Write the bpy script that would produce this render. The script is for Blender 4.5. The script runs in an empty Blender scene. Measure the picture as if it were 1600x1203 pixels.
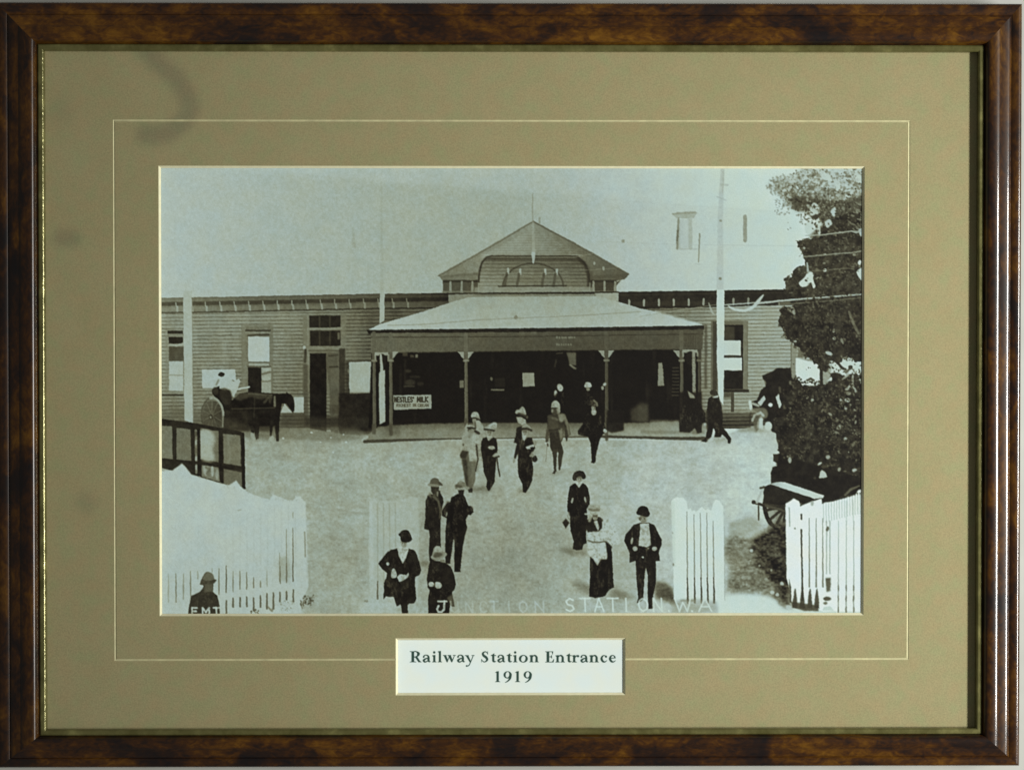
import bpy, bmesh, math
import numpy as np
from mathutils import Vector, Matrix

SC = bpy.context.scene
COL = SC.collection

# ---------------------------------------------------------------- camera
PXM = 0.0005                        # metres per photograph pixel on the mount
DIST = 1.60
YAW, PITCH, ROLL = math.radians(0.55), math.radians(0.9), math.radians(0.0)
MAT_Y = -0.012
cam_d = bpy.data.cameras.new("camera")
cam = bpy.data.objects.new("camera", cam_d)
COL.objects.link(cam)
FWD = Vector((math.sin(YAW) * math.cos(PITCH), math.cos(YAW) * math.cos(PITCH), -math.sin(PITCH)))
RGT = Vector((math.cos(YAW), -math.sin(YAW), 0))
UPV = RGT.cross(FWD)
EYE = Vector((0, MAT_Y, 0)) - FWD * DIST
cam.matrix_world = Matrix.Translation(EYE) @ Matrix((RGT, UPV, -FWD)).transposed().to_4x4()
cam_d.sensor_width = 36.0
cam_d.lens = 36.0 * DIST / (1600 * PXM)
cam_d.clip_end = 50
SC.camera = cam

# ---------------------------------------------------------------- light: one tall window to the right, a dim room all round
world = bpy.data.worlds.new("World")
SC.world = world
world.use_nodes = True
bgn = world.node_tree.nodes["Background"]
bgn.inputs[0].default_value = (1.0, 0.98, 0.90, 1)
bgn.inputs[1].default_value = 0.16
ld = bpy.data.lights.new("window_light", 'AREA')
ld.shape = 'RECTANGLE'
ld.size, ld.size_y = 0.19, 0.90
ld.energy = 7.4
ld.spread = math.radians(50)
ld.color = (1.0, 0.985, 0.93)
lo = bpy.data.objects.new("window_light", ld)
LPOS = Vector((1.80, -1.30, -0.14))
lo.matrix_world = Matrix.Translation(LPOS) @ (Vector((0.22, 0, -0.03)) - LPOS).to_track_quat('-Z', 'Y').to_matrix().to_4x4()
COL.objects.link(lo)
SC.view_settings.view_transform = 'Standard'
SC.view_settings.look = 'None'
SC.view_settings.exposure = 0
SC.view_settings.gamma = 1
SC.view_settings.use_curve_mapping = False


def at(px, py, y):
    """The point of the plane at depth y that the photograph shows at (px, py)."""
    d = FWD * DIST + RGT * ((px - 800) * PXM) - UPV * ((py - 601.5) * PXM)
    return EYE + d * ((y - EYE.y) / d.y)


# ---------------------------------------------------------------- materials
def material(name):
    m = bpy.data.materials.new(name)
    m.use_nodes = True
    nt = m.node_tree
    return m, nt, nt.nodes["Principled BSDF"]


def node(nt, kind, **kw):
    n = nt.nodes.new(kind)
    for k, v in kw.items():
        if k in n.inputs:
            n.inputs[k].default_value = v
        else:
            setattr(n, k, v)
    return n


def ramp_node(nt, stops, fac):
    r = nt.nodes.new("ShaderNodeValToRGB")
    e = r.color_ramp.elements
    while len(e) < len(stops):
        e.new(0.5)
    for el, (p, c) in zip(e, stops):
        el.position = p
        el.color = (*c, 1)
    nt.links.new(fac, r.inputs[0])
    return r.outputs[0]


def obj_coords(nt, scale=(1, 1, 1), off=(0, 0, 0)):
    tc = nt.nodes.new("ShaderNodeTexCoord")
    mp = nt.nodes.new("ShaderNodeMapping")
    mp.inputs["Scale"].default_value = scale
    mp.inputs["Location"].default_value = off
    nt.links.new(tc.outputs["Object"], mp.inputs[0])
    return mp.outputs[0]


def bump(nt, p, height, strength, dist):
    b = node(nt, "ShaderNodeBump", Strength=strength, Distance=dist)
    nt.links.new(height, b.inputs["Height"])
    nt.links.new(b.outputs[0], p.inputs["Normal"])
    return b


def burl_material(side, scale, off, gain=1.0):
    m, nt, p = material("burl_veneer")
    co = obj_coords(nt, scale, off)
    n1 = node(nt, "ShaderNodeTexNoise", Scale=30.0, Detail=3.0, Roughness=0.55, Distortion=0.9)
    n2 = node(nt, "ShaderNodeTexNoise", Scale=150.0, Detail=4.0, Roughness=0.6, Distortion=1.2)
    n3 = node(nt, "ShaderNodeTexNoise", Scale=520.0, Detail=3.0, Roughness=0.6)
    for n in (n1, n2, n3):
        nt.links.new(co, n.inputs["Vector"])
    a = node(nt, "ShaderNodeMath", operation='MULTIPLY_ADD'); a.inputs[1].default_value = 0.55
    nt.links.new(n2.outputs[0], a.inputs[0]); nt.links.new(n1.outputs[0], a.inputs[2])
    b = node(nt, "ShaderNodeMath", operation='MULTIPLY_ADD'); b.inputs[1].default_value = 0.22
    nt.links.new(n3.outputs[0], b.inputs[0]); nt.links.new(a.outputs[0], b.inputs[2])
    c_ = node(nt, "ShaderNodeMath", operation='MULTIPLY'); c_.inputs[1].default_value = 1 / 1.77
    nt.links.new(b.outputs[0], c_.inputs[0])
    g = gain
    col = ramp_node(nt, [(s, tuple(q * g for q in c)) for s, c in ((0.37, (0.009, 0.0065, 0.007)), (0.455, (0.022, 0.010, 0.006)), (0.525, (0.054, 0.020, 0.0045)),
                                                                   (0.59, (0.105, 0.042, 0.004)), (0.68, (0.19, 0.085, 0.007)))], c_.outputs[0])
    nt.links.new(col, p.inputs["Base Color"])
    p.inputs["Roughness"].default_value = 0.35
    p.inputs["Specular IOR Level"].default_value = 0.12
    p.inputs["Coat Weight"].default_value = 0.5
    p.inputs["Coat Roughness"].default_value = 0.27 if side == 0 else 0.10        # coat set rougher on the left length to dim and broaden its highlights
    bump(nt, p, n2.outputs[0], 0.05, 0.0006)
    return m


def gilt_material():
    m, nt, p = material("tarnished_gilt")
    co = obj_coords(nt)
    n1 = node(nt, "ShaderNodeTexNoise", Scale=60.0, Detail=4.0, Roughness=0.6)
    n2 = node(nt, "ShaderNodeTexNoise", Scale=420.0, Detail=3.0)
    for n in (n1, n2):
        nt.links.new(co, n.inputs["Vector"])
    col = ramp_node(nt, [(0.35, (0.10, 0.094, 0.03)), (0.55, (0.15, 0.142, 0.052)), (0.7, (0.24, 0.228, 0.085))], n1.outputs[0])
    nt.links.new(col, p.inputs["Base Color"])
    p.inputs["Metallic"].default_value = 0.45
    p.inputs["Roughness"].default_value = 0.22
    bump(nt, p, n2.outputs[0], 0.30, 0.0008)
    return m


def mount_material():
    m, nt, p = material("mount_board")
    co = obj_coords(nt)
    n1 = node(nt, "ShaderNodeTexNoise", Scale=40.0, Detail=3.0)
    n2 = node(nt, "ShaderNodeTexNoise", Scale=900.0, Detail=2.0)
    n3 = node(nt, "ShaderNodeTexNoise", Scale=75.0, Detail=2.0)
    mpw = obj_coords(nt, (1, 1, 1), (0.37, 0.2, 0.11))
    for n in (n1, n2):
        nt.links.new(co, n.inputs["Vector"])
    nt.links.new(mpw, n3.inputs["Vector"])
    base = ramp_node(nt, [(0.3, (0.259, 0.235, 0.124)), (0.7, (0.269, 0.245, 0.132))], n1.outputs[0])
    tint = ramp_node(nt, [(0.30, (0.94, 1.03, 1.0)), (0.5, (1.0, 1.0, 1.0)), (0.70, (1.05, 0.985, 0.99))], n3.outputs[0])
    x1 = node(nt, "ShaderNodeMix", data_type='RGBA', blend_type='MULTIPLY'); x1.inputs[0].default_value = 1
    nt.links.new(base, x1.inputs[6]); nt.links.new(tint, x1.inputs[7])
    fib = ramp_node(nt, [(0.25, (0.86, 0.86, 0.86)), (0.5, (1, 1, 1)), (0.75, (1.13, 1.13, 1.13))], n2.outputs[0])
    x2 = node(nt, "ShaderNodeMix", data_type='RGBA', blend_type='MULTIPLY'); x2.inputs[0].default_value = 1
    nt.links.new(x1.outputs[2], x2.inputs[6]); nt.links.new(fib, x2.inputs[7])
    at_ = node(nt, "ShaderNodeAttribute", attribute_name="dark_mark")
    x3 = node(nt, "ShaderNodeMix", data_type='RGBA', blend_type='MULTIPLY')
    x3.inputs[7].default_value = (0.60, 0.62, 0.70, 1)
    nt.links.new(at_.outputs["Fac"], x3.inputs[0]); nt.links.new(x2.outputs[2], x3.inputs[6])
    nt.links.new(x3.outputs[2], p.inputs["Base Color"])
    p.inputs["Roughness"].default_value = 0.9
    p.inputs["Specular IOR Level"].default_value = 0.15
    bump(nt, p, n2.outputs[0], 0.15, 0.0002)
    return m


def plain_material(name, col, rough=0.8, spec=0.2, noise=0.0, scale=200.0):
    m, nt, p = material(name)
    n1 = node(nt, "ShaderNodeTexNoise", Scale=scale, Detail=3.0)
    nt.links.new(obj_coords(nt), n1.inputs["Vector"])
    lo_, hi_ = [c * (1 - noise) for c in col], [c * (1 + noise) for c in col]
    nt.links.new(ramp_node(nt, [(0.3, lo_), (0.7, hi_)], n1.outputs[0]), p.inputs["Base Color"])
    p.inputs["Roughness"].default_value = rough
    p.inputs["Specular IOR Level"].default_value = spec
    return m


def print_material(name, rough, grain):
    """Ink on paper: the tone lives in the mesh, the paper grain is a noise."""
    m, nt, p = material(name)
    a = node(nt, "ShaderNodeAttribute", attribute_name="ink")
    co = obj_coords(nt)
    n1 = node(nt, "ShaderNodeTexNoise", Scale=1100.0, Detail=2.0)
    n2 = node(nt, "ShaderNodeTexNoise", Scale=70.0, Detail=2.0)
    for n in (n1, n2):
        nt.links.new(co, n.inputs["Vector"])
    g = ramp_node(nt, [(0.25, (1 - grain,) * 3), (0.75, (1 + grain,) * 3)], n1.outputs[0])
    t = ramp_node(nt, [(0.32, (0.975, 1.0, 1.03)), (0.5, (1, 1, 1)), (0.68, (1.02, 1.0, 0.965))], n2.outputs[0])
    x1 = node(nt, "ShaderNodeMix", data_type='RGBA', blend_type='MULTIPLY'); x1.inputs[0].default_value = 1
    nt.links.new(a.outputs["Color"], x1.inputs[6]); nt.links.new(g, x1.inputs[7])
    x2 = node(nt, "ShaderNodeMix", data_type='RGBA', blend_type='MULTIPLY'); x2.inputs[0].default_value = 1
    nt.links.new(x1.outputs[2], x2.inputs[6]); nt.links.new(t, x2.inputs[7])
    nt.links.new(x2.outputs[2], p.inputs["Base Color"])
    p.inputs["Roughness"].default_value = rough
    p.inputs["Specular IOR Level"].default_value = 0.12
    return m


# ---------------------------------------------------------------- mesh helpers
def link(name, verts, faces, mat, parent=None, smooth=False, label=None):
    me = bpy.data.meshes.new(name)
    me.from_pydata([tuple(v) for v in verts], [], faces)
    me.materials.append(mat)
    if smooth:
        me.polygons.foreach_set("use_smooth", [True] * len(me.polygons))
    o = bpy.data.objects.new(name, me)
    COL.objects.link(o)
    if parent is not None:
        o.parent = parent
    if label:
        o["label"] = label
    return o


def grid_mesh(name, X, Z, y, rgb, mask, mat, parent, label=None):
    """A flat sheet cut out of a fine grid; rgb per grid corner, mask per cell."""
    h, w = mask.shape
    r, c = np.nonzero(mask)
    i0 = r * (w + 1) + c
    quads = np.stack([i0, i0 + w + 1, i0 + w + 2, i0 + 1], 1)
    used, inv = np.unique(quads.ravel(), return_inverse=True)
    n, f = len(used), len(quads)
    co = np.zeros((n, 3), np.float32)
    co[:, 0] = X.ravel()[used]; co[:, 1] = y; co[:, 2] = Z.ravel()[used]
    me = bpy.data.meshes.new(name)
    me.vertices.add(n); me.loops.add(4 * f); me.polygons.add(f)
    me.vertices.foreach_set("co", co.ravel())
    me.loops.foreach_set("vertex_index", inv.astype(np.int32).ravel())
    me.polygons.foreach_set("loop_start", np.arange(0, 4 * f, 4, dtype=np.int32))
    me.update(calc_edges=True)
    at_ = me.attributes.new("ink", 'FLOAT_COLOR', 'POINT')
    rgba = np.ones((n, 4), np.float32)
    rgba[:, :3] = rgb.reshape(-1, 3)[used]
    at_.data.foreach_set("color", rgba.ravel())
    me.materials.append(mat)
    o = bpy.data.objects.new(name, me)
    COL.objects.link(o)
    o.parent = parent
    if label:
        o["label"] = label
    return o


# ---------------------------------------------------------------- the wall
wall_m = plain_material("wall_paint", (0.42, 0.43, 0.40), 0.85, 0.2, 0.05, 30.0)
wall = link("wall", [(-1.4, 0.012, -1.0), (1.4, 0.012, -1.0), (1.4, 0.012, 1.0), (-1.4, 0.012, 1.0)], [(0, 1, 2, 3)], wall_m)
wall["kind"] = "structure"

# ---------------------------------------------------------------- the framed picture
root = bpy.data.objects.new("framed_photograph", None)
COL.objects.link(root)
root.location = (0, 0, 0)
root["label"] = "old station photograph in a tan mount and glossy brown burl frame"
root["category"] = "framed picture"

# moulding: (share of the way from outer to inner edge, height off the wall)
SLOPES = [[(0, 70), (0.03, 45), (0.06, 20), (0.10, 6), (0.16, -3), (0.21, -14), (0.26, -27), (0.285, -33)],
          [(0.285, 48), (0.32, 33), (0.355, 20), (0.40, 12), (0.50, 7), (0.565, 5)],
          [(0.565, 44), (0.60, 30), (0.64, 20), (0.70, 10), (0.78, 2), (0.84, -8), (0.88, -22), (0.91, -39), (0.94, -58), (0.97, -66), (1.0, -70)]]


def moulding(h0):
    """Height of the moulding from its slope in degrees; a new list starts at a crease."""
    p, h = [(0.0, -0.004), (0.0, h0)], h0
    for seg in SLOPES:
        p.append((seg[0][0], h))
        for (u0, s0), (u1, s1) in zip(seg[:-1], seg[1:]):
            for k in (1, 2, 3):
                m = math.radians(s0 + (s1 - s0) * (k - 0.5) / 3)
                h += math.tan(m) * (u1 - u0) / 3 * 0.030
                p.append((u0 + (u1 - u0) * k / 3, h))
    return p


RAIL = moulding(0.0168)
SLIP = [(0.0, RAIL[-1][1]), (0.03, 0.0179), (0.30, 0.0180), (0.60, 0.0181), (0.76, 0.0181), (0.81, 0.01801), (0.86, 0.01780), (0.91, 0.01759), (0.96, 0.01737), (0.985, 0.0171), (1.0, 0.0165), (1.0, 0.0121)]
# photo edges (left, right, top, bottom): outside of the frame, inside of the wood, inside of the gilt slip
OUT = (-4.5, 1594.5, 5.5, 1197.0)
MID = (60.5, 1535.5, 70.5, 1147.0)
INN = (69.8, 1527.5, 80.3, 1139.0)


def edges(e, y):
    """Left, right, top and bottom of an upright rectangle whose sides the photo shows at e."""
    l = 0.5 * (at(e[0], 200, y).x + at(e[0], 1000, y).x); r = 0.5 * (at(e[1], 200, y).x + at(e[1], 1000, y).x)
    t = 0.5 * (at(200, e[2], y).z + at(1400, e[2], y).z); b = 0.5 * (at(200, e[3], y).z + at(1400, e[3], y).z)
    return l, r, t, b


def loop_side(prof, ea, eb, side, n=48):
    """One mitred length of moulding; side 0 left, 1 right, 2 top, 3 bottom."""
    vs, fs = [], []
    for u, h in prof:
        l, r, t, b = [p + (q - p) * u for p, q in zip(ea, eb)]
        c = {0: ((l, b), (l, t)), 1: ((r, t), (r, b)), 2: ((l, t), (r, t)), 3: ((r, b), (l, b))}[side]
        for k in range(n + 1):
            f = k / n
            vs.append((c[0][0] + (c[1][0] - c[0][0]) * f, -h, c[0][1] + (c[1][1] - c[0][1]) * f))
    for i in range(len(prof) - 1):
        if prof[i] == prof[i + 1]:
            continue
        for k in range(n):
            a = i * (n + 1) + k
            fs.append((a, a + 1, a + n + 2, a + n + 1))
    return vs, fs


eo, em, ei = edges(OUT, -0.0168), edges(MID, -0.0165), edges(INN, -0.0181)
for side, (sc, off, g) in enumerate(((( 1, 1, 0.55), (0.3, 0, 0.1), 0.5), ((1, 1, 0.55), (1.7, 0, 0.4), 0.6), ((0.55, 1, 1), (2.9, 0, 1.3), 0.75), ((0.55, 1, 1), (4.3, 0, 2.2), 0.7))):
    vs, fs = loop_side(RAIL, eo, em, side)
    link("frame_rail", vs, fs, burl_material(side, sc, off, g), root, True)
gm = gilt_material()
vs, fs = [], []
for side in range(4):
    v, f = loop_side(SLIP, em, ei, side)
    fs += [tuple(i + len(vs) for i in q) for q in f]
    vs += v
link("gilt_slip", vs, fs, gm, root, True)

# mount: one board with a picture window, a caption window and a V groove ruled round the picture
my = MAT_Y
WIN = edges((248.6, 1350.2, 259.8, 961.5), my)
CAP = edges((618.0, 977.6, 996.6, 1085.6), my)
GRV = edges((179.3, 1419.6, 189.5, 1029.8), my)
BOARD = (em[0], em[1], em[2], em[3])
GH = 1.55 * PXM
xs = sorted([BOARD[0], BOARD[1], WIN[0], WIN[1], CAP[0], CAP[1], GRV[0] - GH, GRV[0] + GH, GRV[1] - GH, GRV[1] + GH])
zs = sorted([BOARD[2], BOARD[3], WIN[2], WIN[3], CAP[2], CAP[3], GRV[2] - GH, GRV[2] + GH, GRV[3] - GH, GRV[3] + GH])


def fill(a, step):
    out = []
    for p, q in zip(a[:-1], a[1:]):
        n = max(1, int(round((q - p) / step)))
        out += [p + (q - p) * k / n for k in range(n)]
    return np.array(out + [a[-1]])


mx, mz = fill(xs, 0.004), fill(zs, 0.004)
cx, cz = 0.5 * (mx[1:] + mx[:-1]), 0.5 * (mz[1:] + mz[:-1])
CXX, CZZ = np.meshgrid(cx, cz)
inw = lambda e: (CXX > e[0]) & (CXX < e[1]) & (CZZ > e[3]) & (CZZ < e[2])
go = (GRV[0] - GH, GRV[1] + GH, GRV[2] + GH, GRV[3] - GH)
gi = (GRV[0] + GH, GRV[1] - GH, GRV[2] - GH, GRV[3] + GH)
groove = inw(go) & ~inw(gi)
board = ~inw(WIN) & ~inw(CAP) & ~groove
mm = mount_material()
GX, GZ = np.meshgrid(mx, mz)
mount = grid_mesh("mount_board", GX, GZ, my, np.ones(GX.shape + (3,), np.float32), board[:, :], mm, root)
# soft darker marks on the board
pc = np.zeros(len(mount.data.vertices) * 3, np.float32)
mount.data.vertices.foreach_get("co", pc)
pc = pc.reshape(-1, 3)


def mark(pts, w, soft):
    p = [at(x, y, my) for x, y in pts]
    d = np.full(len(pc), 9.0)
    for a, b in zip(p[:-1], p[1:]):
        ab = np.array([b.x - a.x, b.z - a.z]); ap = pc[:, [0, 2]] - np.array([a.x, a.z])
        t = np.clip((ap @ ab) / max(ab @ ab, 1e-12), 0, 1)
        d = np.minimum(d, np.linalg.norm(ap - t[:, None] * ab, axis=1))
    q = np.clip((d / PXM - (w / 2 - soft)) / (2 * soft), 0, 1)
    return 1 - q * q * (3 - 2 * q)


st = 0.62 * mark([(228, 78), (248, 100), (275, 122), (292, 150), (297, 172), (285, 192), (265, 207), (240, 212), (228, 210)], 30, 11)
st = np.maximum(st, 0.30 * mark([(240, 82), (262, 112), (290, 140)], 14, 8))
st = np.maximum(st, 0.55 * mark([(96, 372), (112, 373)], 26, 11))
st = np.maximum(st, 0.36 * mark([(134, 784), (136, 786)], 30, 13))
st = np.maximum(st, 0.20 * mark([(94, 170), (98, 176)], 34, 16))
sa = mount.data.attributes.new("dark_mark", 'FLOAT', 'POINT')
sa.data.foreach_set("value", st.astype(np.float32))

core = plain_material("mount_core", (0.66, 0.64, 0.44), 0.85, 0.15, 0.06, 300.0)
gold = plain_material("ruled_groove", (0.46, 0.44, 0.26), 0.7, 0.3, 0.12, 150.0)
GD = 0.0005


def v_groove():
    """Four V cuts; the lower one stops at the caption window."""
    vs, fs = [], []
    def run(o0, o1, i0, i1):
        m0, m1 = (0.5 * (o0 + i0)), (0.5 * (o1 + i1))
        b = len(vs)
        for p, d in ((o0, 0), (o1, 0), (m0, GD), (m1, GD), (i0, 0), (i1, 0)):
            vs.append((p[0], my + d, p[1]))
        fs.append((b, b + 1, b + 3, b + 2)); fs.append((b + 2, b + 3, b + 5, b + 4))
    V2 = lambda x, z: np.array([x, z])
    o = [V2(go[0], go[2]), V2(go[1], go[2]), V2(go[1], go[3]), V2(go[0], go[3])]
    i = [V2(gi[0], gi[2]), V2(gi[1], gi[2]), V2(gi[1], gi[3]), V2(gi[0], gi[3])]
    run(o[0], o[1], i[0], i[1]); run(o[1], o[2], i[1], i[2]); run(o[3], o[0], i[3], i[0])
    run(o[2], V2(CAP[1], go[3]), i[2], V2(CAP[1], gi[3])); run(V2(CAP[0], go[3]), o[3], V2(CAP[0], gi[3]), i[3])
    return vs, fs


link("ruled_groove", *v_groove(), gold, mount)
BW = 0.00165                                                 # board thickness = run of the 45 degree bevel


def bevel(e):
    l, r, t, b = e
    vs = [(l, my, t), (r, my, t), (r, my, b), (l, my, b), (l + BW, my + BW, t - BW), (r - BW, my + BW, t - BW), (r - BW, my + BW, b + BW), (l + BW, my + BW, b + BW)]
    return vs, [(0, 1, 5, 4), (1, 2, 6, 5), (2, 3, 7, 6), (3, 0, 4, 7)]


link("window_bevel", *bevel(WIN), core, mount)
link("window_bevel", *bevel(CAP), core, mount)
# ---------------------------------------------------------------- the printed picture (a flat print: its tones are drawn here)
PX0, PY0, PX1, PY1 = 240, 250, 1360, 972
SS = 2
PW, PH = (PX1 - PX0) * SS, (PY1 - PY0) * SS
YY, XX = np.mgrid[0:PH, 0:PW].astype(np.float32)
XX = XX / SS + PX0 + 0.5 / SS
YY = YY / SS + PY0 + 0.5 / SS
CAN = np.zeros((PH, PW), np.float32)
IDM = np.zeros((PH, PW), np.int16)
V = [0.0, 0.0, 1.0]
CUR = [0]
FIG = {}


def view(x0=0.0, y0=0.0, s=1.0):
    V[:] = [x0, y0, s]


def fig(key, name=None, label=None):
    """Whatever is drawn next belongs to this figure of the print."""
    if key is None:
        CUR[0] = 0
        return
    if key not in FIG:
        FIG[key] = (len(FIG) + 1, name, label)
    CUR[0] = FIG[key][0]


def tf(pts):
    p = np.asarray(pts, np.float32).reshape(-1, 2)
    return np.stack([V[0] + p[:, 0] / V[2], V[1] + p[:, 1] / V[2]], 1)


def gauss(a, s):
    if s <= 0:
        return a
    r = max(1, int(3 * s + 0.5))
    k = np.exp(-0.5 * (np.arange(-r, r + 1) / s) ** 2)
    k = (k / k.sum()).astype(np.float32)
    for ax in (0, 1):
        pad = [(0, 0), (0, 0)]
        pad[ax] = (r, r)
        b = np.pad(a, pad, mode="edge")
        out = np.zeros_like(a)
        for i, w in enumerate(k):
            sl = [slice(None), slice(None)]
            sl[ax] = slice(i, i + a.shape[ax])
            out += w * b[tuple(sl)]
        a = out
    return a


def vnoise(scale, seed, sy=None):
    """Smooth value noise over the whole print, about 0..1."""
    sy = sy or scale
    g = np.random.RandomState(seed).rand(int((PY1 - PY0) / sy) + 4, int((PX1 - PX0) / scale) + 4).astype(np.float32)
    u = (XX - PX0) / scale
    v = (YY - PY0) / sy
    i = u.astype(int); j = v.astype(int)
    fu = u - i; fv = v - j
    fu = fu * fu * (3 - 2 * fu); fv = fv * fv * (3 - 2 * fv)
    return (g[j, i] * (1 - fu) + g[j, i + 1] * fu) * (1 - fv) + (g[j + 1, i] * (1 - fu) + g[j + 1, i + 1] * fu) * fv


def fbm(scale, seed, octs=3, sy=None):
    o = 0; t = 0; a = 1.0
    for k in range(octs):
        o = o + a * vnoise(scale / 2 ** k, seed + 17 * k, (sy / 2 ** k) if sy else None); t += a; a *= 0.55
    return o / t


def smooth_pts(p, n=6, closed=True):
    m = len(p)
    out = []
    for i in range(m if closed else m - 1):
        if closed:
            a, b, c, d = p[(i - 1) % m], p[i], p[(i + 1) % m], p[(i + 2) % m]
        else:
            a, b, c, d = p[max(i - 1, 0)], p[i], p[i + 1], p[min(i + 2, m - 1)]
        for k in range(n):
            t = k / n
            out.append(0.5 * ((2 * b) + (c - a) * t + (2 * a - 5 * b + 4 * c - d) * t * t + (3 * b - a - 3 * c + d) * t ** 3))
    if not closed:
        out.append(p[-1])
    return np.array(out, np.float32)


def window(x0, y0, x1, y1, pad):
    a = max(0, int((x0 - pad - PX0) * SS)); b = min(PW, int((x1 + pad - PX0) * SS) + 2)
    c = max(0, int((y0 - pad - PY0) * SS)); d = min(PH, int((y1 + pad - PY0) * SS) + 2)
    return (slice(c, max(c, d)), slice(a, max(a, b)))


def put(sl, m, tone, a=1.0, own=True):
    if m.size == 0:
        return
    t = tone[sl] if isinstance(tone, np.ndarray) else (tone(XX[sl], YY[sl]) if callable(tone) else tone)
    CAN[sl] = CAN[sl] * (1 - m * a) + t * m * a
    if own:
        IDM[sl][m > 0.5] = CUR[0]


def inside(p, sl):
    X = XX[sl]; Y = YY[sl]
    c = np.zeros(X.shape, bool)
    q = np.roll(p, -1, 0)
    for (x1, y1), (x2, y2) in zip(p, q):
        if y1 == y2:
            continue
        c ^= ((y1 > Y) != (y2 > Y)) & (X < (x2 - x1) * (Y - y1) / (y2 - y1) + x1)
    return c.astype(np.float32)


def poly(pts, tone, a=1.0, blur=0.0, smooth=False, own=True, ragged=None):
    p = tf(pts)
    if smooth:
        p = smooth_pts(p)
    sl = window(p[:, 0].min(), p[:, 1].min(), p[:, 0].max(), p[:, 1].max(), 3 * blur + 3)
    m = inside(p, sl)
    if m.size and blur:
        m = gauss(m, blur * SS)
    if ragged is not None and m.size:                      # break the outline with noise
        m = np.clip((gauss(m, 2.5 * SS) + (ragged[sl] - 0.5) * 1.2 - 0.5) * 4 + 0.5, 0, 1)
    put(sl, m, tone, a, own)


def blob(pts, tone, a=1.0, blur=0.0, own=True):
    poly(pts, tone, a, blur, True, own)


def rect(x0, y0, x1, y1, tone, a=1.0, blur=0.0, own=True):
    poly([(x0, y0), (x1, y0), (x1, y1), (x0, y1)], tone, a, blur, False, own)


def line(pts, w, tone, a=1.0, blur=0.3, smooth=False, own=True):
    """Stroke; w in photo pixels, one width or one per point."""
    p = tf(pts)
    ws = np.full(len(p), w, np.float32) if np.isscalar(w) else np.asarray(w, np.float32)
    if smooth:
        n = len(p); p = smooth_pts(p, 6, False); ws = np.interp(np.linspace(0, n - 1, len(p)), range(n), ws)
    sl = window(p[:, 0].min(), p[:, 1].min(), p[:, 0].max(), p[:, 1].max(), ws.max() + 3 * blur + 2)
    X = XX[sl]; Y = YY[sl]
    m = np.zeros(X.shape, np.float32)
    for k in range(len(p) - 1):
        (x1, y1), (x2, y2) = p[k], p[k + 1]
        L = (x2 - x1) ** 2 + (y2 - y1) ** 2 + 1e-9
        t = np.clip(((X - x1) * (x2 - x1) + (Y - y1) * (y2 - y1)) / L, 0, 1)
        d = np.hypot(X - x1 - t * (x2 - x1), Y - y1 - t * (y2 - y1))
        hw = 0.5 * (ws[k] + (ws[k + 1] - ws[k]) * t)
        m = np.maximum(m, np.clip((hw - d) * SS + 0.5, 0, 1) * np.minimum(1, hw * 2 * SS))
    if blur and m.size:
        m = gauss(m, blur * SS)
    put(sl, m, tone, a, own)


def ell(cx, cy, rx, ry, tone, rot=0.0, a=1.0, blur=0.3, own=True):
    t = np.linspace(0, 2 * np.pi, 25)[:-1]
    c, s = np.cos(np.radians(rot)), np.sin(np.radians(rot))
    poly(np.stack([cx + rx * np.cos(t) * c - ry * np.sin(t) * s, cy + rx * np.cos(t) * s + ry * np.sin(t) * c], 1), tone, a, blur, False, own)


def ramp(v, xs, ys):
    return np.interp(v, xs, ys).astype(np.float32)


def boards(x0, y0, x1, y1, base, depth, sp, slope=0.0, ph=0.0):
    """Horizontal weatherboards: base tone (array) with a dark lap line under each board."""
    sl = window(x0, y0, x1, y1, 0)
    f = ((YY[sl] - y0 - slope * (XX[sl] - x0)) / sp + ph) % 1.0
    d = np.exp(-((f - 0.5) / 0.17) ** 2) - 0.25
    CAN[sl] = base[sl] - depth * d * (0.6 + 0.8 * N8[sl])
    IDM[sl] = CUR[0]


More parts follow.
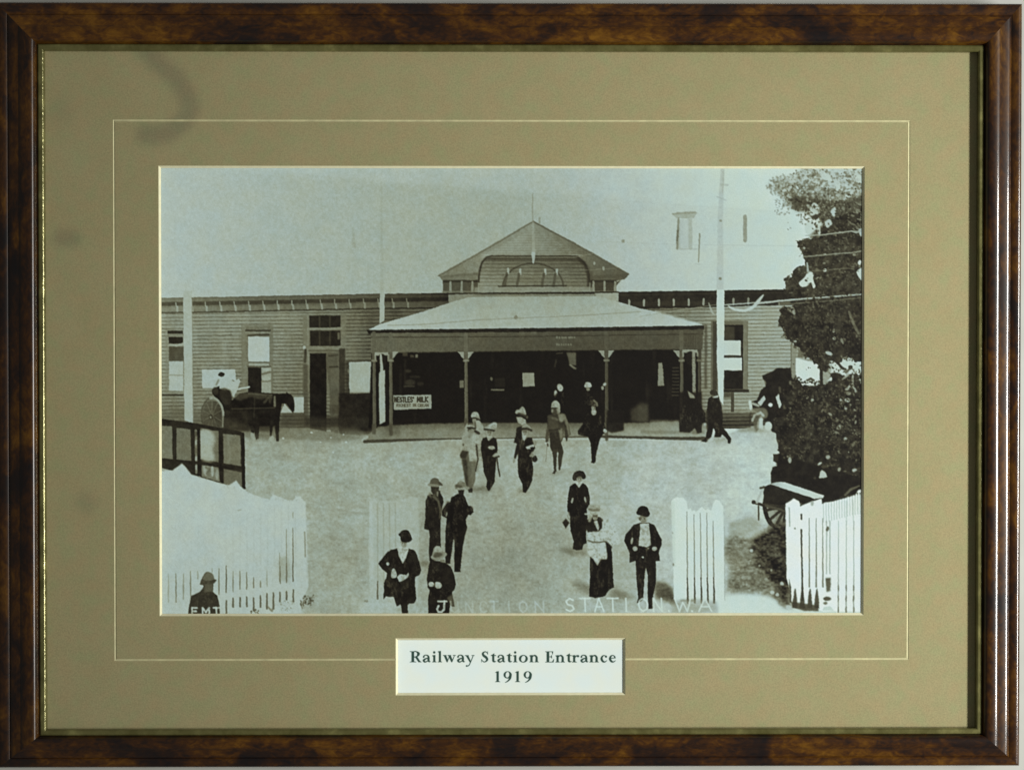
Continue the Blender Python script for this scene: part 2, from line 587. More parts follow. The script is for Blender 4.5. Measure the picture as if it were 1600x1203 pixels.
def text(s, x, y, h, w, tone, lw, a=1.0, gap=0.25, blur=0.3, slant=0.0):
    """Tiny stroke capitals."""
    G = {"A": [[(0, 1), (.5, 0), (1, 1)], [(.2, .65), (.8, .65)]], "B": [[(0, 0), (0, 1), (.8, 1), (1, .75), (.8, .5), (0, .5), (.8, .5), (.9, .25), (.8, 0), (0, 0)]],
         "C": [[(1, .15), (.6, 0), (.2, .1), (0, .5), (.2, .9), (.6, 1), (1, .85)]], "D": [[(0, 0), (0, 1), (.6, 1), (1, .6), (1, .4), (.6, 0), (0, 0)]],
         "E": [[(1, 0), (0, 0), (0, 1), (1, 1)], [(0, .5), (.8, .5)]], "F": [[(1, 0), (0, 0), (0, 1)], [(0, .5), (.8, .5)]],
         "G": [[(1, .15), (.6, 0), (.2, .1), (0, .5), (.2, .9), (.6, 1), (1, .85), (1, .55), (.6, .55)]], "H": [[(0, 0), (0, 1)], [(1, 0), (1, 1)], [(0, .5), (1, .5)]],
         "I": [[(.5, 0), (.5, 1)]], "J": [[(.2, 0), (1, 0)], [(.75, 0), (.7, .75), (.4, 1), (.1, .9), (0, .65), (.2, .5)]], "K": [[(0, 0), (0, 1)], [(1, 0), (0, .5), (1, 1)]],
         "L": [[(0, 0), (0, 1), (1, 1)]], "M": [[(0, 1), (0, 0), (.5, .7), (1, 0), (1, 1)]], "N": [[(0, 1), (0, 0), (1, 1), (1, 0)]],
         "n": [[(.05, 1), (.05, .1), (.5, 0), (.9, .2), (.95, 1)]],
         "O": [[(.5, 0), (.1, .2), (0, .5), (.1, .8), (.5, 1), (.9, .8), (1, .5), (.9, .2), (.5, 0)]], "R": [[(0, 1), (0, 0), (.8, 0), (1, .25), (.8, .5), (0, .5), (1, 1)]],
         "S": [[(1, .15), (.5, 0), (.05, .2), (.2, .45), (.8, .55), (1, .8), (.5, 1), (0, .85)]], "T": [[(0, 0), (1, 0)], [(.5, 0), (.5, 1)]],
         "U": [[(0, 0), (0, .8), (.5, 1), (1, .8), (1, 0)]], "W": [[(0, 0), (.25, 1), (.5, .3), (.75, 1), (1, 0)]], ".": [[(.4, .95), (.5, 1)]], "'": [[(.5, 0), (.4, .2)]], " ": []}
    for ch in s:
        cw = w * (0.45 if ch in "I'. " else 1.0)
        for st in G[ch]:
            line([(x + cw * px + slant * h * (1 - py), y + h * py) for px, py in st], lw, tone, a, blur)
        x += cw + w * gap
    return x


N8 = vnoise(8, 1)
NV = fbm(11, 41, 3, 60)         # streaks running down walls
N3 = vnoise(3, 2)
N2 = vnoise(1.6, 3)
NB = fbm(40, 4, 4)
NW = 0.55 * fbm(17, 5, 4, 8) + 0.45 * fbm(7, 15, 3, 4)          # ground: streaks along the horizontal
NL = fbm(7, 6, 3)              # leaves
NL2 = fbm(4.5, 8, 2)
NX = fbm(14, 9, 3)

def dabs(pts, n, tones, rx, ry, seed, a=(0.5, 0.95), rot=(0, 180), edge=0.0):
    """Scatter small leaf touches inside an outline; edge > 0 lets some fall outside it."""
    q = tf(pts)
    r = np.random.RandomState(seed)
    x0, y0, x1, y1 = q[:, 0].min() - edge, q[:, 1].min() - edge, q[:, 0].max() + edge, q[:, 1].max() + edge
    keep = list(V)
    xs_ = r.uniform(x0, x1, 6 * n); ys_ = r.uniform(y0, y1, 6 * n)
    k = np.roll(q, -1, 0)
    c = np.zeros(len(xs_), bool)
    gx, gy = xs_ + r.randn(len(xs_)) * edge, ys_ + r.randn(len(xs_)) * edge
    for (ax, ay), (bx, by) in zip(q, k):
        if ay != by:
            c ^= ((ay > gy) != (by > gy)) & (gx < (bx - ax) * (gy - ay) / (by - ay) + ax)
    V[:] = [0, 0, 1]
    for x, y in list(zip(xs_[c], ys_[c]))[:n]:
        if PX0 + 4 < x < PX1 - 4 and PY0 + 4 < y < PY1 - 4:
            ell(x, y, r.uniform(*rx), r.uniform(*ry), r.uniform(*tones), r.uniform(*rot), r.uniform(*a), 0.45)
    V[:] = keep

# ---- sky and the pale iron roof behind it
T = ramp(XX, [250, 420, 560, 800, 900, 1000, 1100, 1220, 1351], [184, 181, 177, 175, 180, 190, 202, 212, 216])
T = T + ramp(YY, [255, 330, 455, 480], [2, 0, -1, -1])
T = T + (NB - 0.5) * 9
CAN[:] = T
view()
ridge = [(250, 262), (420, 268), (560, 283), (760, 297), (900, 308), (1060, 320), (1250, 334)]
poly(ridge + [(1250, 470), (250, 470)], lambda x, y: ramp(x, [270, 480, 780, 1110, 1260], [183, 172, 163, 197, 210]), 0.85, 5)
line(ridge, 1.6, 150, 0.10, 1.2, own=False)
line([(930, 377), (1060, 382), (1250, 384)], 1.2, 160, 0.25, 0.6)
view(805, 255, 5.714)                                     # chimney
fig('building', 'station_building', 'long weatherboard station building with a gable and a verandah, printed')
poly([(1400, 455), (1440, 435), (1600, 428), (1620, 440), (1590, 490), (1430, 490)], 160, 0.85, 0.6); line([(1400, 452), (1600, 440)], 2.6, 142, 0.8, 0.5)
poly([(1440, 500), (1570, 500), (1575, 760), (1440, 760)], lambda x, y: ramp(x, [1057, 1063, 1074, 1081], [158, 184, 189, 176]), 0.9, 0.6)
line([(1452, 490), (1440, 760)], [2.4, 3.2], 122, 0.85, 0.6); line([(1446, 600), (1440, 690)], 3, 96, 0.7, 0.6); rect(1540, 490, 1575, 760, 170, 0.7, 0.8)
line([(1545, 500), (1560, 760)], 4, 172, 0.6, 0.8)
line([(1440, 765), (1620, 765)], 1.5, 150, 0.5, 0.6)
line([(1460, 400), (1540, 395), (1590, 415)], 3, 190, 0.5, 1)
line([(150, 280), (148, 510)], 1.5, 140, 0.6, 0.5)
ell(958, 695, 14, 16, 128, 0, 0.8, 0.6)
view(1080, 255, 5.714)
line([(475, 475), (475, 690)], 6, 138, 0.85, 0.5)
line([(70, 630), (60, 880)], [2.8, 2.2], 132, 0.8, 0.4)
line([(30, 900), (75, 900)], 1, 160, 0.7, 0.6)
view(525, 255, 5.714)
line([(150, 580), (158, 740)], [3, 6], 152, 0.55, 0.8)

# ---- weatherboard walls
view()
LW = ramp(XX, [250, 330, 430, 480, 540, 580, 700], [132, 127, 122, 112, 104, 84, 72])
LW = LW * ramp(YY, [486, 560, 600, 640, 668], [1.05, 1.0, 0.95, 0.86, 0.6]) + (NB - 0.5) * 22 + (NV - 0.5) * 20
boards(250, 470, 720, 670, LW, 38, 5.75, -0.008)
RW = ramp(XX, [965, 1040, 1095, 1118, 1160, 1240, 1300], [84, 112, 126, 138, 152, 158, 154]) * ramp(YY, [470, 500, 600, 640, 648, 664], [0.97, 1, 0.98, 0.95, 0.5, 0.3]) + (NB - 0.5) * 12
boards(962, 458, 1352, 668, RW, 42, 5.85, -0.012)
# left eaves
def band(xs, top, bot, tone, a=1.0, blur=0.3):
    xs = np.asarray(xs, float)
    poly(list(zip(xs, top)) + list(zip(xs[::-1], np.asarray(bot)[::-1])), tone, a, blur)
ex = [250, 300, 465, 590, 700]
e0 = np.array([465, 464.3, 461, 458.6, 457.2])
dk = lambda l, r: (lambda x, y: ramp(x, [250, 300, 400, 560, 700], [l, l * 0.95, l * 0.82, l * 0.5 + r * 0.5, r]))
band(ex, e0, e0 + 7.5, dk(112, 40))
band(ex, e0 + 3.6, e0 + 5.2, dk(125, 52), 0.9)
band(ex, e0 + 7, e0 + 16, dk(72, 28))
band(ex, e0 + 13, e0 + 22, dk(128, 66), 0.9, 0.8)
band(ex, e0 + 22, e0 + 24.6, dk(70, 34), 0.9, 0.4)
for k in range(17):
    bx = 278 + 22.4 * k if k else 277
    yb = np.interp(bx, ex, e0)
    line([(bx - 2, yb + 8), (bx - 1.5, yb + 14), (bx, yb + 15), (bx + 0.5, yb + 21)], [1.6, 1.6, 3.2, 3.2], float(np.interp(bx, [250, 450, 700], [165, 150, 118])), 0.9, 0.4)
# right eaves
ex = [962, 1000, 1100, 1170, 1260]
e0 = np.array([455.5, 455, 453.5, 452.5, 451.5])
band(ex, e0, e0 + np.array([30, 27.5, 26.5, 25, 24]), 34, 1, 0.4)
band(ex, e0 + 3.5, e0 + 6, 46, 0.7, 0.6)
band(ex, e0 + 16, e0 + 23, 50, 0.6, 1.0)
for k in range(9):
    bx = 982 + 23.3 * k
    yb = np.interp(bx, ex, e0)
    line([(bx, yb + 12), (bx, yb + 14), (bx, yb + 22)], [1.2, 3.4, 3], 158 - 5 * max(0, k - 5), 0.9, 0.4)

# ---- windows, door and posters of the left wing
view(245, 445, 7.273)
rect(100, 500, 320, 1240, 128, 0.6, 1)
rect(125, 515, 300, 555, 42, 1, 0.4); rect(125, 555, 300, 590, 122, 1, 0.5); rect(135, 590, 300, 665, 34, 1, 0.4)
line([(135, 690), (190, 680), (225, 690), (300, 665)], 3, 160, 0.9, 0.4)
rect(140, 700, 310, 862, 74, 1, 0.5); rect(145, 700, 200, 850, 60, 0.5, 1.2)
rect(140, 865, 300, 1200, 176, 1, 0.5); line([(140, 1022), (300, 1022)], 1.5, 138, 0.9, 0.4)
rect(960, 460, 1320, 1210, 108, 0.85, 0.7); rect(975, 470, 1010, 1180, 120, 0.6, 1)
line([(1010, 516), (1285, 516)], 2.6, 52, 0.95, 0.4); line([(1010, 541), (1285, 541)], 2, 132, 0.9, 0.4); line([(1035, 572), (1270, 560)], 3, 62, 0.95, 0.4)
rect(1037, 585, 1275, 868, 182, 1, 0.4); line([(1037, 878), (1275, 878)], 2, 92, 1, 0.3); rect(1042, 888, 1272, 915, 152, 1, 0.4); line([(1030, 925), (1290, 925)], 2, 70, 0.9, 0.4)
rect(1032, 935, 1185, 1250, 26, 1, 0.4); rect(1188, 935, 1295, 1230, 150, 1, 0.5)
line([(1195, 1010), (1290, 985)], 3, 92, 0.9, 0.7); line([(1195, 1095), (1290, 1085)], 2.5, 100, 0.9, 0.7); ell(1240, 1060, 45, 25, 168, 0, 0.7, 0.7); ell(1245, 960, 40, 16, 172, 0, 0.7, 0.7)
line([(680, 576), (850, 562)], 1.2, 84, 0.7, 0.4)
poly([(510, 958), (890, 952), (905, 1165), (515, 1168)], 178, 1, 0.4)
view(445, 445, 7.273)
rect(205, 330, 270, 1240, 112, 0.9, 0.6); rect(262, 340, 640, 1240, 100, 0.9, 0.6); rect(630, 330, 690, 880, 112, 0.8, 1); 
rect(275, 345, 628, 485, 30, 1, 0.5); rect(285, 515, 628, 690, 32, 1, 0.5)
line([(275, 500), (640, 490)], 3.2, 128, 1, 0.4)
for bx in (392, 508):
    line([(bx, 350), (bx, 480)], 2.5, 62, 0.7, 0.6); line([(bx, 520), (bx, 690)], 2.5, 60, 0.7, 0.6)
rect(598, 540, 622, 620, 96, 0.9, 0.6)
line([(262, 350), (262, 1200)], 2.4, 128, 0.8, 0.5)
line([(270, 715), (640, 712)], 5, 118, 1, 0.6); line([(270, 745), (620, 742)], 2, 80, 1, 0.5)
rect(280, 775, 470, 1700, 20, 1, 0.5)
poly([(468, 780), (600, 770), (605, 1700), (520, 1700), (500, 1150), (470, 950)], 80, 1, 0.7)
line([(500, 805), (600, 795)], 2, 50, 0.7, 0.6); line([(505, 930), (600, 925)], 2, 40, 0.9, 0.6); rect(515, 950, 600, 1180, 92, 0.6, 1)
rect(610, 720, 680, 1700, 42, 0.9, 0.8); rect(205, 900, 262, 1650, 62, 0.7, 1.2)
ell(218, 708, 17, 22, 172, 0, 1, 0.5); line([(232, 740), (225, 870)], 4, 40, 0.8, 0.7)
rect(680, 860, 990, 1700, 40, 0.75, 1.4)
poly([(725, 875), (980, 868), (985, 1222), (730, 1238)], 166, 1, 0.4); line([(730, 975), (975, 975)], 6, 160, 0.6, 1)
view(480, 560, 6.154)
rect(210, 440, 300, 525, 66, 0.9, 0.8); line([(40, 600), (170, 600)], 1.5, 60, 0.7, 0.5)
rect(300, 330, 640, 700, 26, 0.92, 1.5)
view(245, 560, 6.154)
rect(50, 340, 260, 356, 54, 1, 0.5); rect(300, 340, 385, 356, 90, 0.6, 0.6)
rect(1315, 365, 1408, 518, 172, 1, 0.5); poly([(1185, 520), (1225, 430), (1300, 520)], 170, 1, 0.4)
poly([(1190, 520), (1420, 520), (1420, 640), (1190, 660)], 62, 0.7, 1.2)
rect(1420, 560, 2100, 660, 40, 0.8, 2)
poly([(45, 470), (700, 500), (1180, 560), (1180, 670), (45, 640)], 96, 0.55, 2)

# ---- window, post and wall foot of the right wing
view(1100, 445, 6.154)
rect(62, 345, 420, 1010, 92, 0.9, 0.5); rect(370, 350, 412, 1010, 118, 0.8, 0.7)
rect(80, 350, 120, 1010, 56, 1, 0.7)
rect(190, 382, 372, 1000, 26, 1, 0.4); poly([(190, 400), (290, 400), (290, 530), (190, 530)], 62, 0.8, 1)
rect(170, 533, 350, 675, 200, 1, 0.4); line([(180, 686), (355, 686)], 2.2, 60, 1, 0.3); rect(165, 698, 360, 820, 205, 1, 0.4)
rect(180, 1003, 430, 1030, 34, 1, 0.6); rect(255, 1030, 285, 1220, 58, 0.95, 0.4); rect(0, 380, 25, 1000, 62, 0.8, 1.2)
rect(180, 1030, 260, 1080, 50, 0.7, 1)
poly([(830, 560), (890, 600), (880, 900), (830, 900)], 128, 0.8, 0.6); line([(835, 560), (835, 880)], 1.5, 90, 0.8, 0.5)

# ---- gable over the entrance
view(525, 255, 5.714)
gl = lambda x, y: ramp(x, [685, 760, 830, 860, 920, 985], [112, 132, 136, 118, 96, 78]) + (NX[0, 0] * 0)
view()
poly([(684.5, 430.5), (760, 389), (832, 346), (905, 385.5), (981.5, 428), (975, 436), (962, 439), (700, 438), (690, 437)], gl, 1, 0.4)
line([(684.5, 430.5), (760, 388.5), (832, 346)], 2.6, 88, 0.8, 0.6); poly([(686, 431), (748, 425), (745, 437), (690, 438)], 104, 0.6, 0.8); line([(832, 346), (905, 385), (981, 428)], 2.6, 78, 0.85, 0.5)
poly([(745, 404), (832, 356), (915, 402), (832, 396)], lambda x, y: ramp(x, [740, 800, 840, 920], [146, 144, 132, 106]) + 5 * np.sin(y * 1.6), 0.85, 1.0)
line([(690, 432), (745, 428)], 3, 92, 0.7, 0.8); line([(919, 433), (975, 431)], 6, 74, 0.8, 0.8)
arch = [(747, 440), (748, 424), (752, 410), (759, 402), (768, 399.5), (832, 399.5), (890, 399.5), (902, 401), (912, 410), (918, 422), (920, 440), (920, 458), (747, 458)]
poly(arch, 108, 1, 0.5); poly([(898, 400), (914, 408), (925, 425), (925, 440), (918, 440), (914, 422)], 70, 0.7, 0.8)
gb = ramp(XX, [745, 800, 860, 921], [118, 110, 104, 86]) * ramp(YY, [399, 404, 412, 440, 458], [0.62, 0.75, 0.92, 1.1, 1.18])
sl = window(747, 399, 920, 457, 0)
keep = CAN.copy(); kid = IDM.copy(); boards(747, 404, 920, 457, gb, 26, 5.6); new = CAN.copy(); CAN[:] = keep; IDM[:] = kid
poly(arch, new, 1, 0.4)
line(arch[:11], 3.0, 40, 0.85, 0.6); line([(903, 404), (913, 414), (918, 430), (918, 446)], 4, 44, 0.7, 0.9); line([(759, 404), (902, 404)], 2.4, 46, 0.8, 0.7)
line([(752, 398.5), (908, 398)], 1.6, 168, 0.45, 0.5)
t = np.linspace(np.pi, 2 * np.pi, 17)
line(np.stack([832 + 47 * np.cos(t), 447 - 36 * np.abs(np.sin(t))], 1), 2.6, 58, 0.85, 0.6)
for bx, yb in ((793, 424), (812, 425), (851, 425), (869, 425)):
    line([(bx, yb - 4), (bx, yb + 3)], 3.4, 166, 0.95, 0.4); line([(bx - 2, yb + 3), (bx - 5, 446)], 4, 62, 0.75, 0.6)
line([(778, 447), (884, 446)], 2.4, 44, 0.85, 0.5); rect(786, 432, 880, 445, 84, 0.25, 1)
line([(831.5, 302), (831.5, 350)], 1.6, 142, 0.7, 0.4); line([(832, 350), (832.5, 398)], [3, 6], 152, 0.8, 0.5); line([(832.5, 396), (832.5, 410)], [6, 3], 176, 0.9, 0.4)
line([(842, 340), (842, 348)], 3, 132, 0.7, 0.6)
ell(928, 411, 1.8, 3, 150, 0, 0.8); ell(942, 419, 2, 3, 160, 0, 0.8)
line([(880, 424), (960, 419)], 1, 140, 0.5, 0.4); line([(895, 402), (925, 396)], 1, 150, 0.5, 0.4)
for x0, x1, cols in ((691, 746, (703, 720.5, 737)), (921, 962, (926.5, 943.5, 960))):
    rect(x0, 438, x1, 457, 60 if x0 > 800 else 74, 1, 0.5)
    rect(x0, 437, x1, 441, 40, 0.8, 0.6)
    for c in cols:
        line([(c, 440), (c, 457)], [3, 4], 142, 0.9, 0.4)
    line([(x0, 455.5), (x1, 455.5)], 2.5, 112, 0.8, 0.5)
poly([(962, 440), (970, 438), (962, 446)], 50, 0.9, 0.5)
rect(740, 448.5, 925, 456, 136, 0.8, 0.7); poly([(672, 457.5), (966, 455), (966, 459), (672, 461)], 38, 1, 0.4)
poly([(700, 460), (740, 459), (740, 468), (700, 474)], 124, 1, 0.5); poly([(928, 458), (965.5, 457), (965.5, 471), (928, 466)], 156, 1, 0.5)
rect(738, 459, 930, 464, 106, 0.8, 0.7)

# ---- verandah
VI = 15 + 6 * NX + np.maximum(0, NV - 0.66) * 40
DARKROOM = ((XX > 582) & (XX < 1092) & (YY > 548) & (YY < 662)).astype(np.float32) * 0.8
poly([(580, 540), (1094, 536), (1094, 664), (920, 664), (575, 668)], VI, 1, 0.6)
vr = ramp(XX, [577, 660, 760, 900, 1000, 1060, 1097], [176, 172, 163, 165, 176, 182, 188]) + ramp(YY, [462, 490, 514], [-6, 0, 6]) + (NX - 0.5) * 6
poly([(576, 514.5), (592, 506.5), (665, 485), (702, 472.5), (731, 464), (800, 463), (932, 462.5), (965, 471), (1000, 481.5), (1023, 486.5), (1060, 497), (1097, 507), (1098, 509), (940, 511), (800, 513), (576, 516)], vr, 1, 0.35)
line([(1023, 485.5), (1060, 496), (1096, 506)], 1.4, 200, 0.6, 0.5)
line([(605, 508), (665, 506), (740, 500), (800, 497), (885, 493.5), (1000, 486.5)], 1.4, 128, 0.65, 0.5, True); ell(805, 495.5, 3, 3.4, 112, 0, 0.85, 0.6)
poly([(572, 515), (800, 512.5), (940, 510.5), (1100, 508), (1099, 515), (940, 517.5), (800, 519.5), (575, 521)], 30, 1, 0.4)
fz = ramp(XX, [578, 640, 720, 800, 880, 960, 1098], [100, 92, 84, 76, 70, 72, 74]) + 7 * np.sin((XX + YY) * 1.9) * np.sin((XX - YY) * 1.9) + (NX - 0.5) * 10
poly([(579, 520), (800, 519), (940, 517), (1098, 514), (1097, 545), (940, 546.5), (800, 548), (579, 551)], fz, 1, 0.5)
line([(579, 526.5), (800, 525.5), (940, 523.5), (1098, 521)], 1.5, 44, 0.8, 0.5)
line([(579, 551), (800, 548), (1060, 545.5)], 1.2, 48, 0.7, 0.5)
rect(810, 518, 818, 522, 95, 0.7, 0.6); rect(828, 518, 838, 521, 95, 0.7, 0.6); line([(745, 520), (770, 519)], 2, 88, 0.6, 0.6)
for k, x in enumerate((868, 872, 876, 879, 882, 887, 889.5, 892, 895.5)):
    rect(x, 525 + (k % 2) * 0.6, x + 2.4, 528.6, 126, 0.7, 0.5)
for k, x in enumerate((868, 871, 875, 878.5, 882, 886, 890)):
    rect(x, 536 + (k % 2) * 0.5, x + 2.4, 539.4, 122, 0.65, 0.5)
# posts
for px, tone, y0, y1 in ((583.5, 84, 520, 672), (609.5, 88, 522, 676), (727, 92, 522, 662), (946.5, 74, 520, 672), (1064, 84, 518, 640), (1092, 66, 516, 650)):
    line([(px, y0), (px, 562)], 6.2, tone + 4, 0.85, 0.4)
    line([(px + 0.3, 562), (px + 0.8, y1)], [4.6, 5.4], tone - 6, 1, 0.5); line([(px - 1.0, 566), (px - 0.6, y1)], 1.2, tone + 18, 0.5, 0.5)
    rect(px - 4.6, 561, px + 5, 564.6, tone + 34, 0.9, 0.5)
rect(588, 527, 604, 549, 96, 0.9, 0.6)
for k in range(7):
    line([(589 + 2.3 * k, 528), (589 + 2.3 * k, 548)], 0.8, 74, 0.6, 0.3)
for k in range(7):
    line([(1070 + 2.6 * k, 522), (1070 + 2.6 * k, 542)], 0.8, 46, 0.6, 0.3)
for px, l, r in ((727, 1, 1), (946.5, 1, 1), (609.5, 0, 1), (1064, 1, 0)):
    y = 547.5 if px > 900 else 549.5
    if l:
        poly([(px - 13, y - 0.5), (px - 3, y - 0.5), (px - 3, y + 11), (px - 6.5, y + 8), (px - 9, y + 3.5)], 150, 0.95, 0.4)
    if r:
        poly([(px + 13, y - 0.5), (px + 3, y - 0.5), (px + 3, y + 11), (px + 6.5, y + 8), (px + 9, y + 3.5)], 150, 0.95, 0.4)
for x0, x1, y in ((585, 606, 550), (1066, 1089, 545.5)):
    rect(x0, y, x1, y + 5, 158, 0.9, 0.4); ell((x0 + x1) / 2 + 0.5, y + 13.5, (x1 - x0) / 2 - 3.5, 11, 26, 0, 1, 0.5)
    line([(x0 + 0.5, y + 4), (x0 + 0.5, y + 11)], 2.5, 150, 0.8, 0.5); line([(x1, y + 4), (x1, y + 10)], 2.5, 150, 0.8, 0.5)
line([(594.5, 554), (596, 582), (595.5, 582)], [3, 5, 6], 158, 1, 0.4); poly([(591, 583), (600.5, 577), (601, 658), (592, 662)], 166, 1, 0.5)
poly([(1081, 549), (1085.5, 549), (1086.5, 622), (1081.5, 622)], 140, 0.95, 0.5)
for k in range(14):
    line([(1081, 558 + 4.6 * k), (1086, 560 + 4.6 * k)], 1.2, 100, 0.5, 0.4)
poly([(1028, 567), (1034, 566), (1037, 602), (1027, 602.5)], 132, 1, 0.5)
for k in range(9):
    line([(1050, 574 + 5.4 * k), (1060, 574 + 5.4 * k)], 1.6, 64, 0.8, 0.5)
# inside the verandah
poly([(614, 617.5), (672.5, 616.5), (673, 637.5), (614.5, 639.5)], 148, 1, 0.4); line([(614, 617.5), (672.5, 616.5), (673, 637.5)], 1.2, 176, 0.6, 0.4)
text("NESTLES'", 616, 619.8, 7.6, 2.9, 44, 1.9, 0.95, 0.42); text("MILK", 651.5, 619.6, 7.4, 3.7, 44, 1.9, 0.95, 0.3)
text("RICHEST IN CREAM", 619, 630.4, 4.2, 2.5, 66, 1.1, 0.85, 0.4)
rect(630, 560, 634, 606, 34, 0.6, 0.8)
ell(637, 579, 5, 2.5, 66, 0, 0.6, 0.9); ell(648, 588, 9, 2, 50, 0, 0.6, 0.9); ell(640, 597, 8, 5, 62, 0, 0.6, 1.2); line([(631, 603), (646, 603)], 2, 78, 0.6, 0.6); ell(656, 599, 5, 3, 48, 0, 0.6, 1)
rect(648, 553, 652, 558, 116, 0.8, 0.5); rect(640, 554, 646, 558, 70, 0.8, 0.8); rect(628, 550, 636, 556, 84, 0.6, 0.8)
rect(717.5, 594, 724, 605, 100, 1, 0.5); ell(767, 591.5, 2, 3.2, 86, 0, 1, 0.5); rect(766, 607, 787, 609.5, 100, 0.95, 0.5); rect(772, 590, 788, 604, 34, 0.7, 1)
poly([(815.5, 582), (833.5, 582), (834.5, 603), (816, 603.5)], 138, 1, 0.4)
poly([(884, 550), (899, 550), (899, 570), (889, 569)], 92, 0.9, 0.8); line([(890, 570), (898, 575)], 3, 128, 0.8, 0.6); line([(868, 552), (878, 551)], 1.5, 84, 0.7, 0.6); line([(868, 562), (866, 572)], 2, 66, 0.6, 0.7)
poly([(985, 640), (1000, 628), (1012, 630), (1013, 660), (985, 658)], 62, 0.8, 2.2); rect(996, 634, 1010, 658, 74, 0.5, 1.8)
# ---- the ground of the yard
fig(None)
view()
GT = ramp(XX, [250, 450, 600, 760, 900, 1000, 1150, 1351], [160, 162, 162, 161, 168, 180, 198, 206])
GT = GT + ramp(YY, [665, 690, 720, 790, 860, 960], [-26, -8, 0, 0, -6, 0])
GT = GT - 9 * np.exp(-((XX - 790) / 110) ** 2 - ((YY - 870) / 90) ** 2)
GT = GT + (NW - 0.5) * 13 + (NB - 0.5) * 24 + (N3 - 0.5) * 9 + (fbm(6, 71, 3, 4.2) - 0.5) * 22 - 26 * np.maximum(0, fbm(30, 72, 3, 12) - 0.58)
gpoly = [(245, 668), (480, 668), (570, 684), (700, 688), (860, 686), (1100, 688), (1180, 664), (1215, 664), (1355, 664), (1355, 975), (245, 975)]
poly(gpoly, GT, 1, 0.8)
poly([(330, 662), (560, 668), (575, 684), (520, 690), (420, 684), (330, 680)], 98, 0.55, 2.5)
for x, y, r in ((486, 675, 2), (536, 678, 1.6), (516, 683, 1.5), (442, 684, 2), (500, 690, 1.5), (540, 690, 1.8), (610, 717, 1.5), (608, 728, 1.5), (992, 684, 3), (520, 706, 2)):
    ell(x, y, r, r * 0.7, 190 if r < 3 else 205, 0, 0.8, 0.5, False)
for k in range(90):
    r = np.random.RandomState(500 + k)
    x, y = r.uniform(480, 1200), r.uniform(700, 955)
    ell(x, y, r.uniform(2, 9), r.uniform(0.8, 2.2), 140 + 0.03 * (x - 480), 0, r.uniform(0.1, 0.45), 1.0, False)
for pts in ([(600, 955), (640, 880), (620, 800), (560, 740), (520, 700)], [(740, 955), (760, 860), (800, 790), (900, 730), (1080, 700)], [(800, 955), (830, 860), (880, 800), (980, 745), (1150, 700)], [(480, 780), (560, 800), (700, 790), (850, 800)], [(1000, 900), (1010, 840), (1060, 760), (1180, 720)]):
    for o_ in (0, 7):
        line([(x + o_, y + o_ * 0.3) for x, y in pts], [2.4, 2.2, 1.8, 1.4, 1.0][:len(pts)], 138, 0.16, 1.0, True, False); line([(x + o_ + 2, y - 1.5) for x, y in pts], 1.2, 182, 0.12, 0.8, True, False)
for k in range(150):
    r = np.random.RandomState(900 + k)
    x, y = r.uniform(480, 1190), r.uniform(695, 950)
    s_ = 0.5 + (y - 690) / 260
    ell(x, y, r.uniform(0.8, 2.4) * s_, r.uniform(0.5, 1.1) * s_, r.choice([122, 132, 186, 194]), r.uniform(-20, 20), r.uniform(0.2, 0.6), 0.6, False)
# paved floor of the verandah, kerb
fig('building')
view()
fl = ramp(YY, [656, 664, 672, 684], [70, 96, 122, 128]) + ramp(XX, [570, 700, 900, 1000, 1100], [-10, 0, 0, 22, 30]) + (NX - 0.5) * 22
poly([(590, 666), (640, 662), (730, 660), (1000, 660), (1096, 656), (1104, 664), (1104, 685), (940, 684), (740, 683), (660, 685), (575, 688), (566, 686)], fl, 1, 0.9)
line([(566, 687), (573, 682)], 4, 168, 0.9, 0.5); line([(569, 689), (600, 688), (660, 686), (720, 684.5), (740, 684.5)], [5, 5, 3.4, 2.2, 2.2], 52, 0.95, 0.6)
line([(740, 684.5), (860, 683), (930, 681), (945, 681.5), (1000, 683), (1060, 684.5), (1105, 685)], [2, 1.2, 2, 4, 4, 5, 6], 44, 0.9, 0.6); rect(1000, 672, 1100, 677, 96, 0.5, 1.2, False)
poly([(1015, 656), (1062, 656), (1060, 674), (1015, 668)], 150, 0.5, 1.5)
line([(609.5, 664), (610, 677)], 6, 66, 0.9, 0.6); line([(583.5, 664), (583.5, 675)], 6.5, 72, 0.9, 0.6); line([(727, 655), (727.5, 684)], 5, 70, 0.8, 0.6); line([(947, 640), (947, 686)], 5, 62, 0.8, 0.6)
poly([(600, 664), (625, 662), (625, 678), (604, 680)], 60, 0.35, 2)
poly([(963, 640), (974, 640), (974, 672), (955, 676), (946, 672), (948, 640)], 22, 0.9, 1)
rect(1060, 612, 1096, 655, 24, 0.9, 1.2)
# ---- telegraph poles
fig('pole_a', 'utility_pole', 'pale pole left of the station wall, printed')
view()
pt = ramp(XX, [280, 310], [176, 178]) + ramp(YY, [400, 460, 660], [0, 0, 2])
poly([(286.5, 455), (300, 455), (301.5, 660), (288, 656)], 173, 1, 0.5); line([(293, 405), (293, 456)], [5, 12], 180, 0.45, 1.2); line([(300.5, 470), (301.5, 656)], 1.3, 118, 0.6, 0.5)
fig('pole_b', 'utility_pole', 'thin pole rising behind the verandah roof, printed')
line([(595.5, 285), (596, 455)], [2, 5], 152, 0.4, 0.9); poly([(592.8, 457), (600.3, 457), (600, 500), (592.5, 505.5)], 168, 1, 0.4)
fig('pole_c', 'utility_pole', 'tall pale pole beside the right window, printed')
line([(1128, 264), (1126, 300), (1124.5, 350), (1124, 452)], [6, 7, 8.5, 11], 184, 0.85, 0.7)
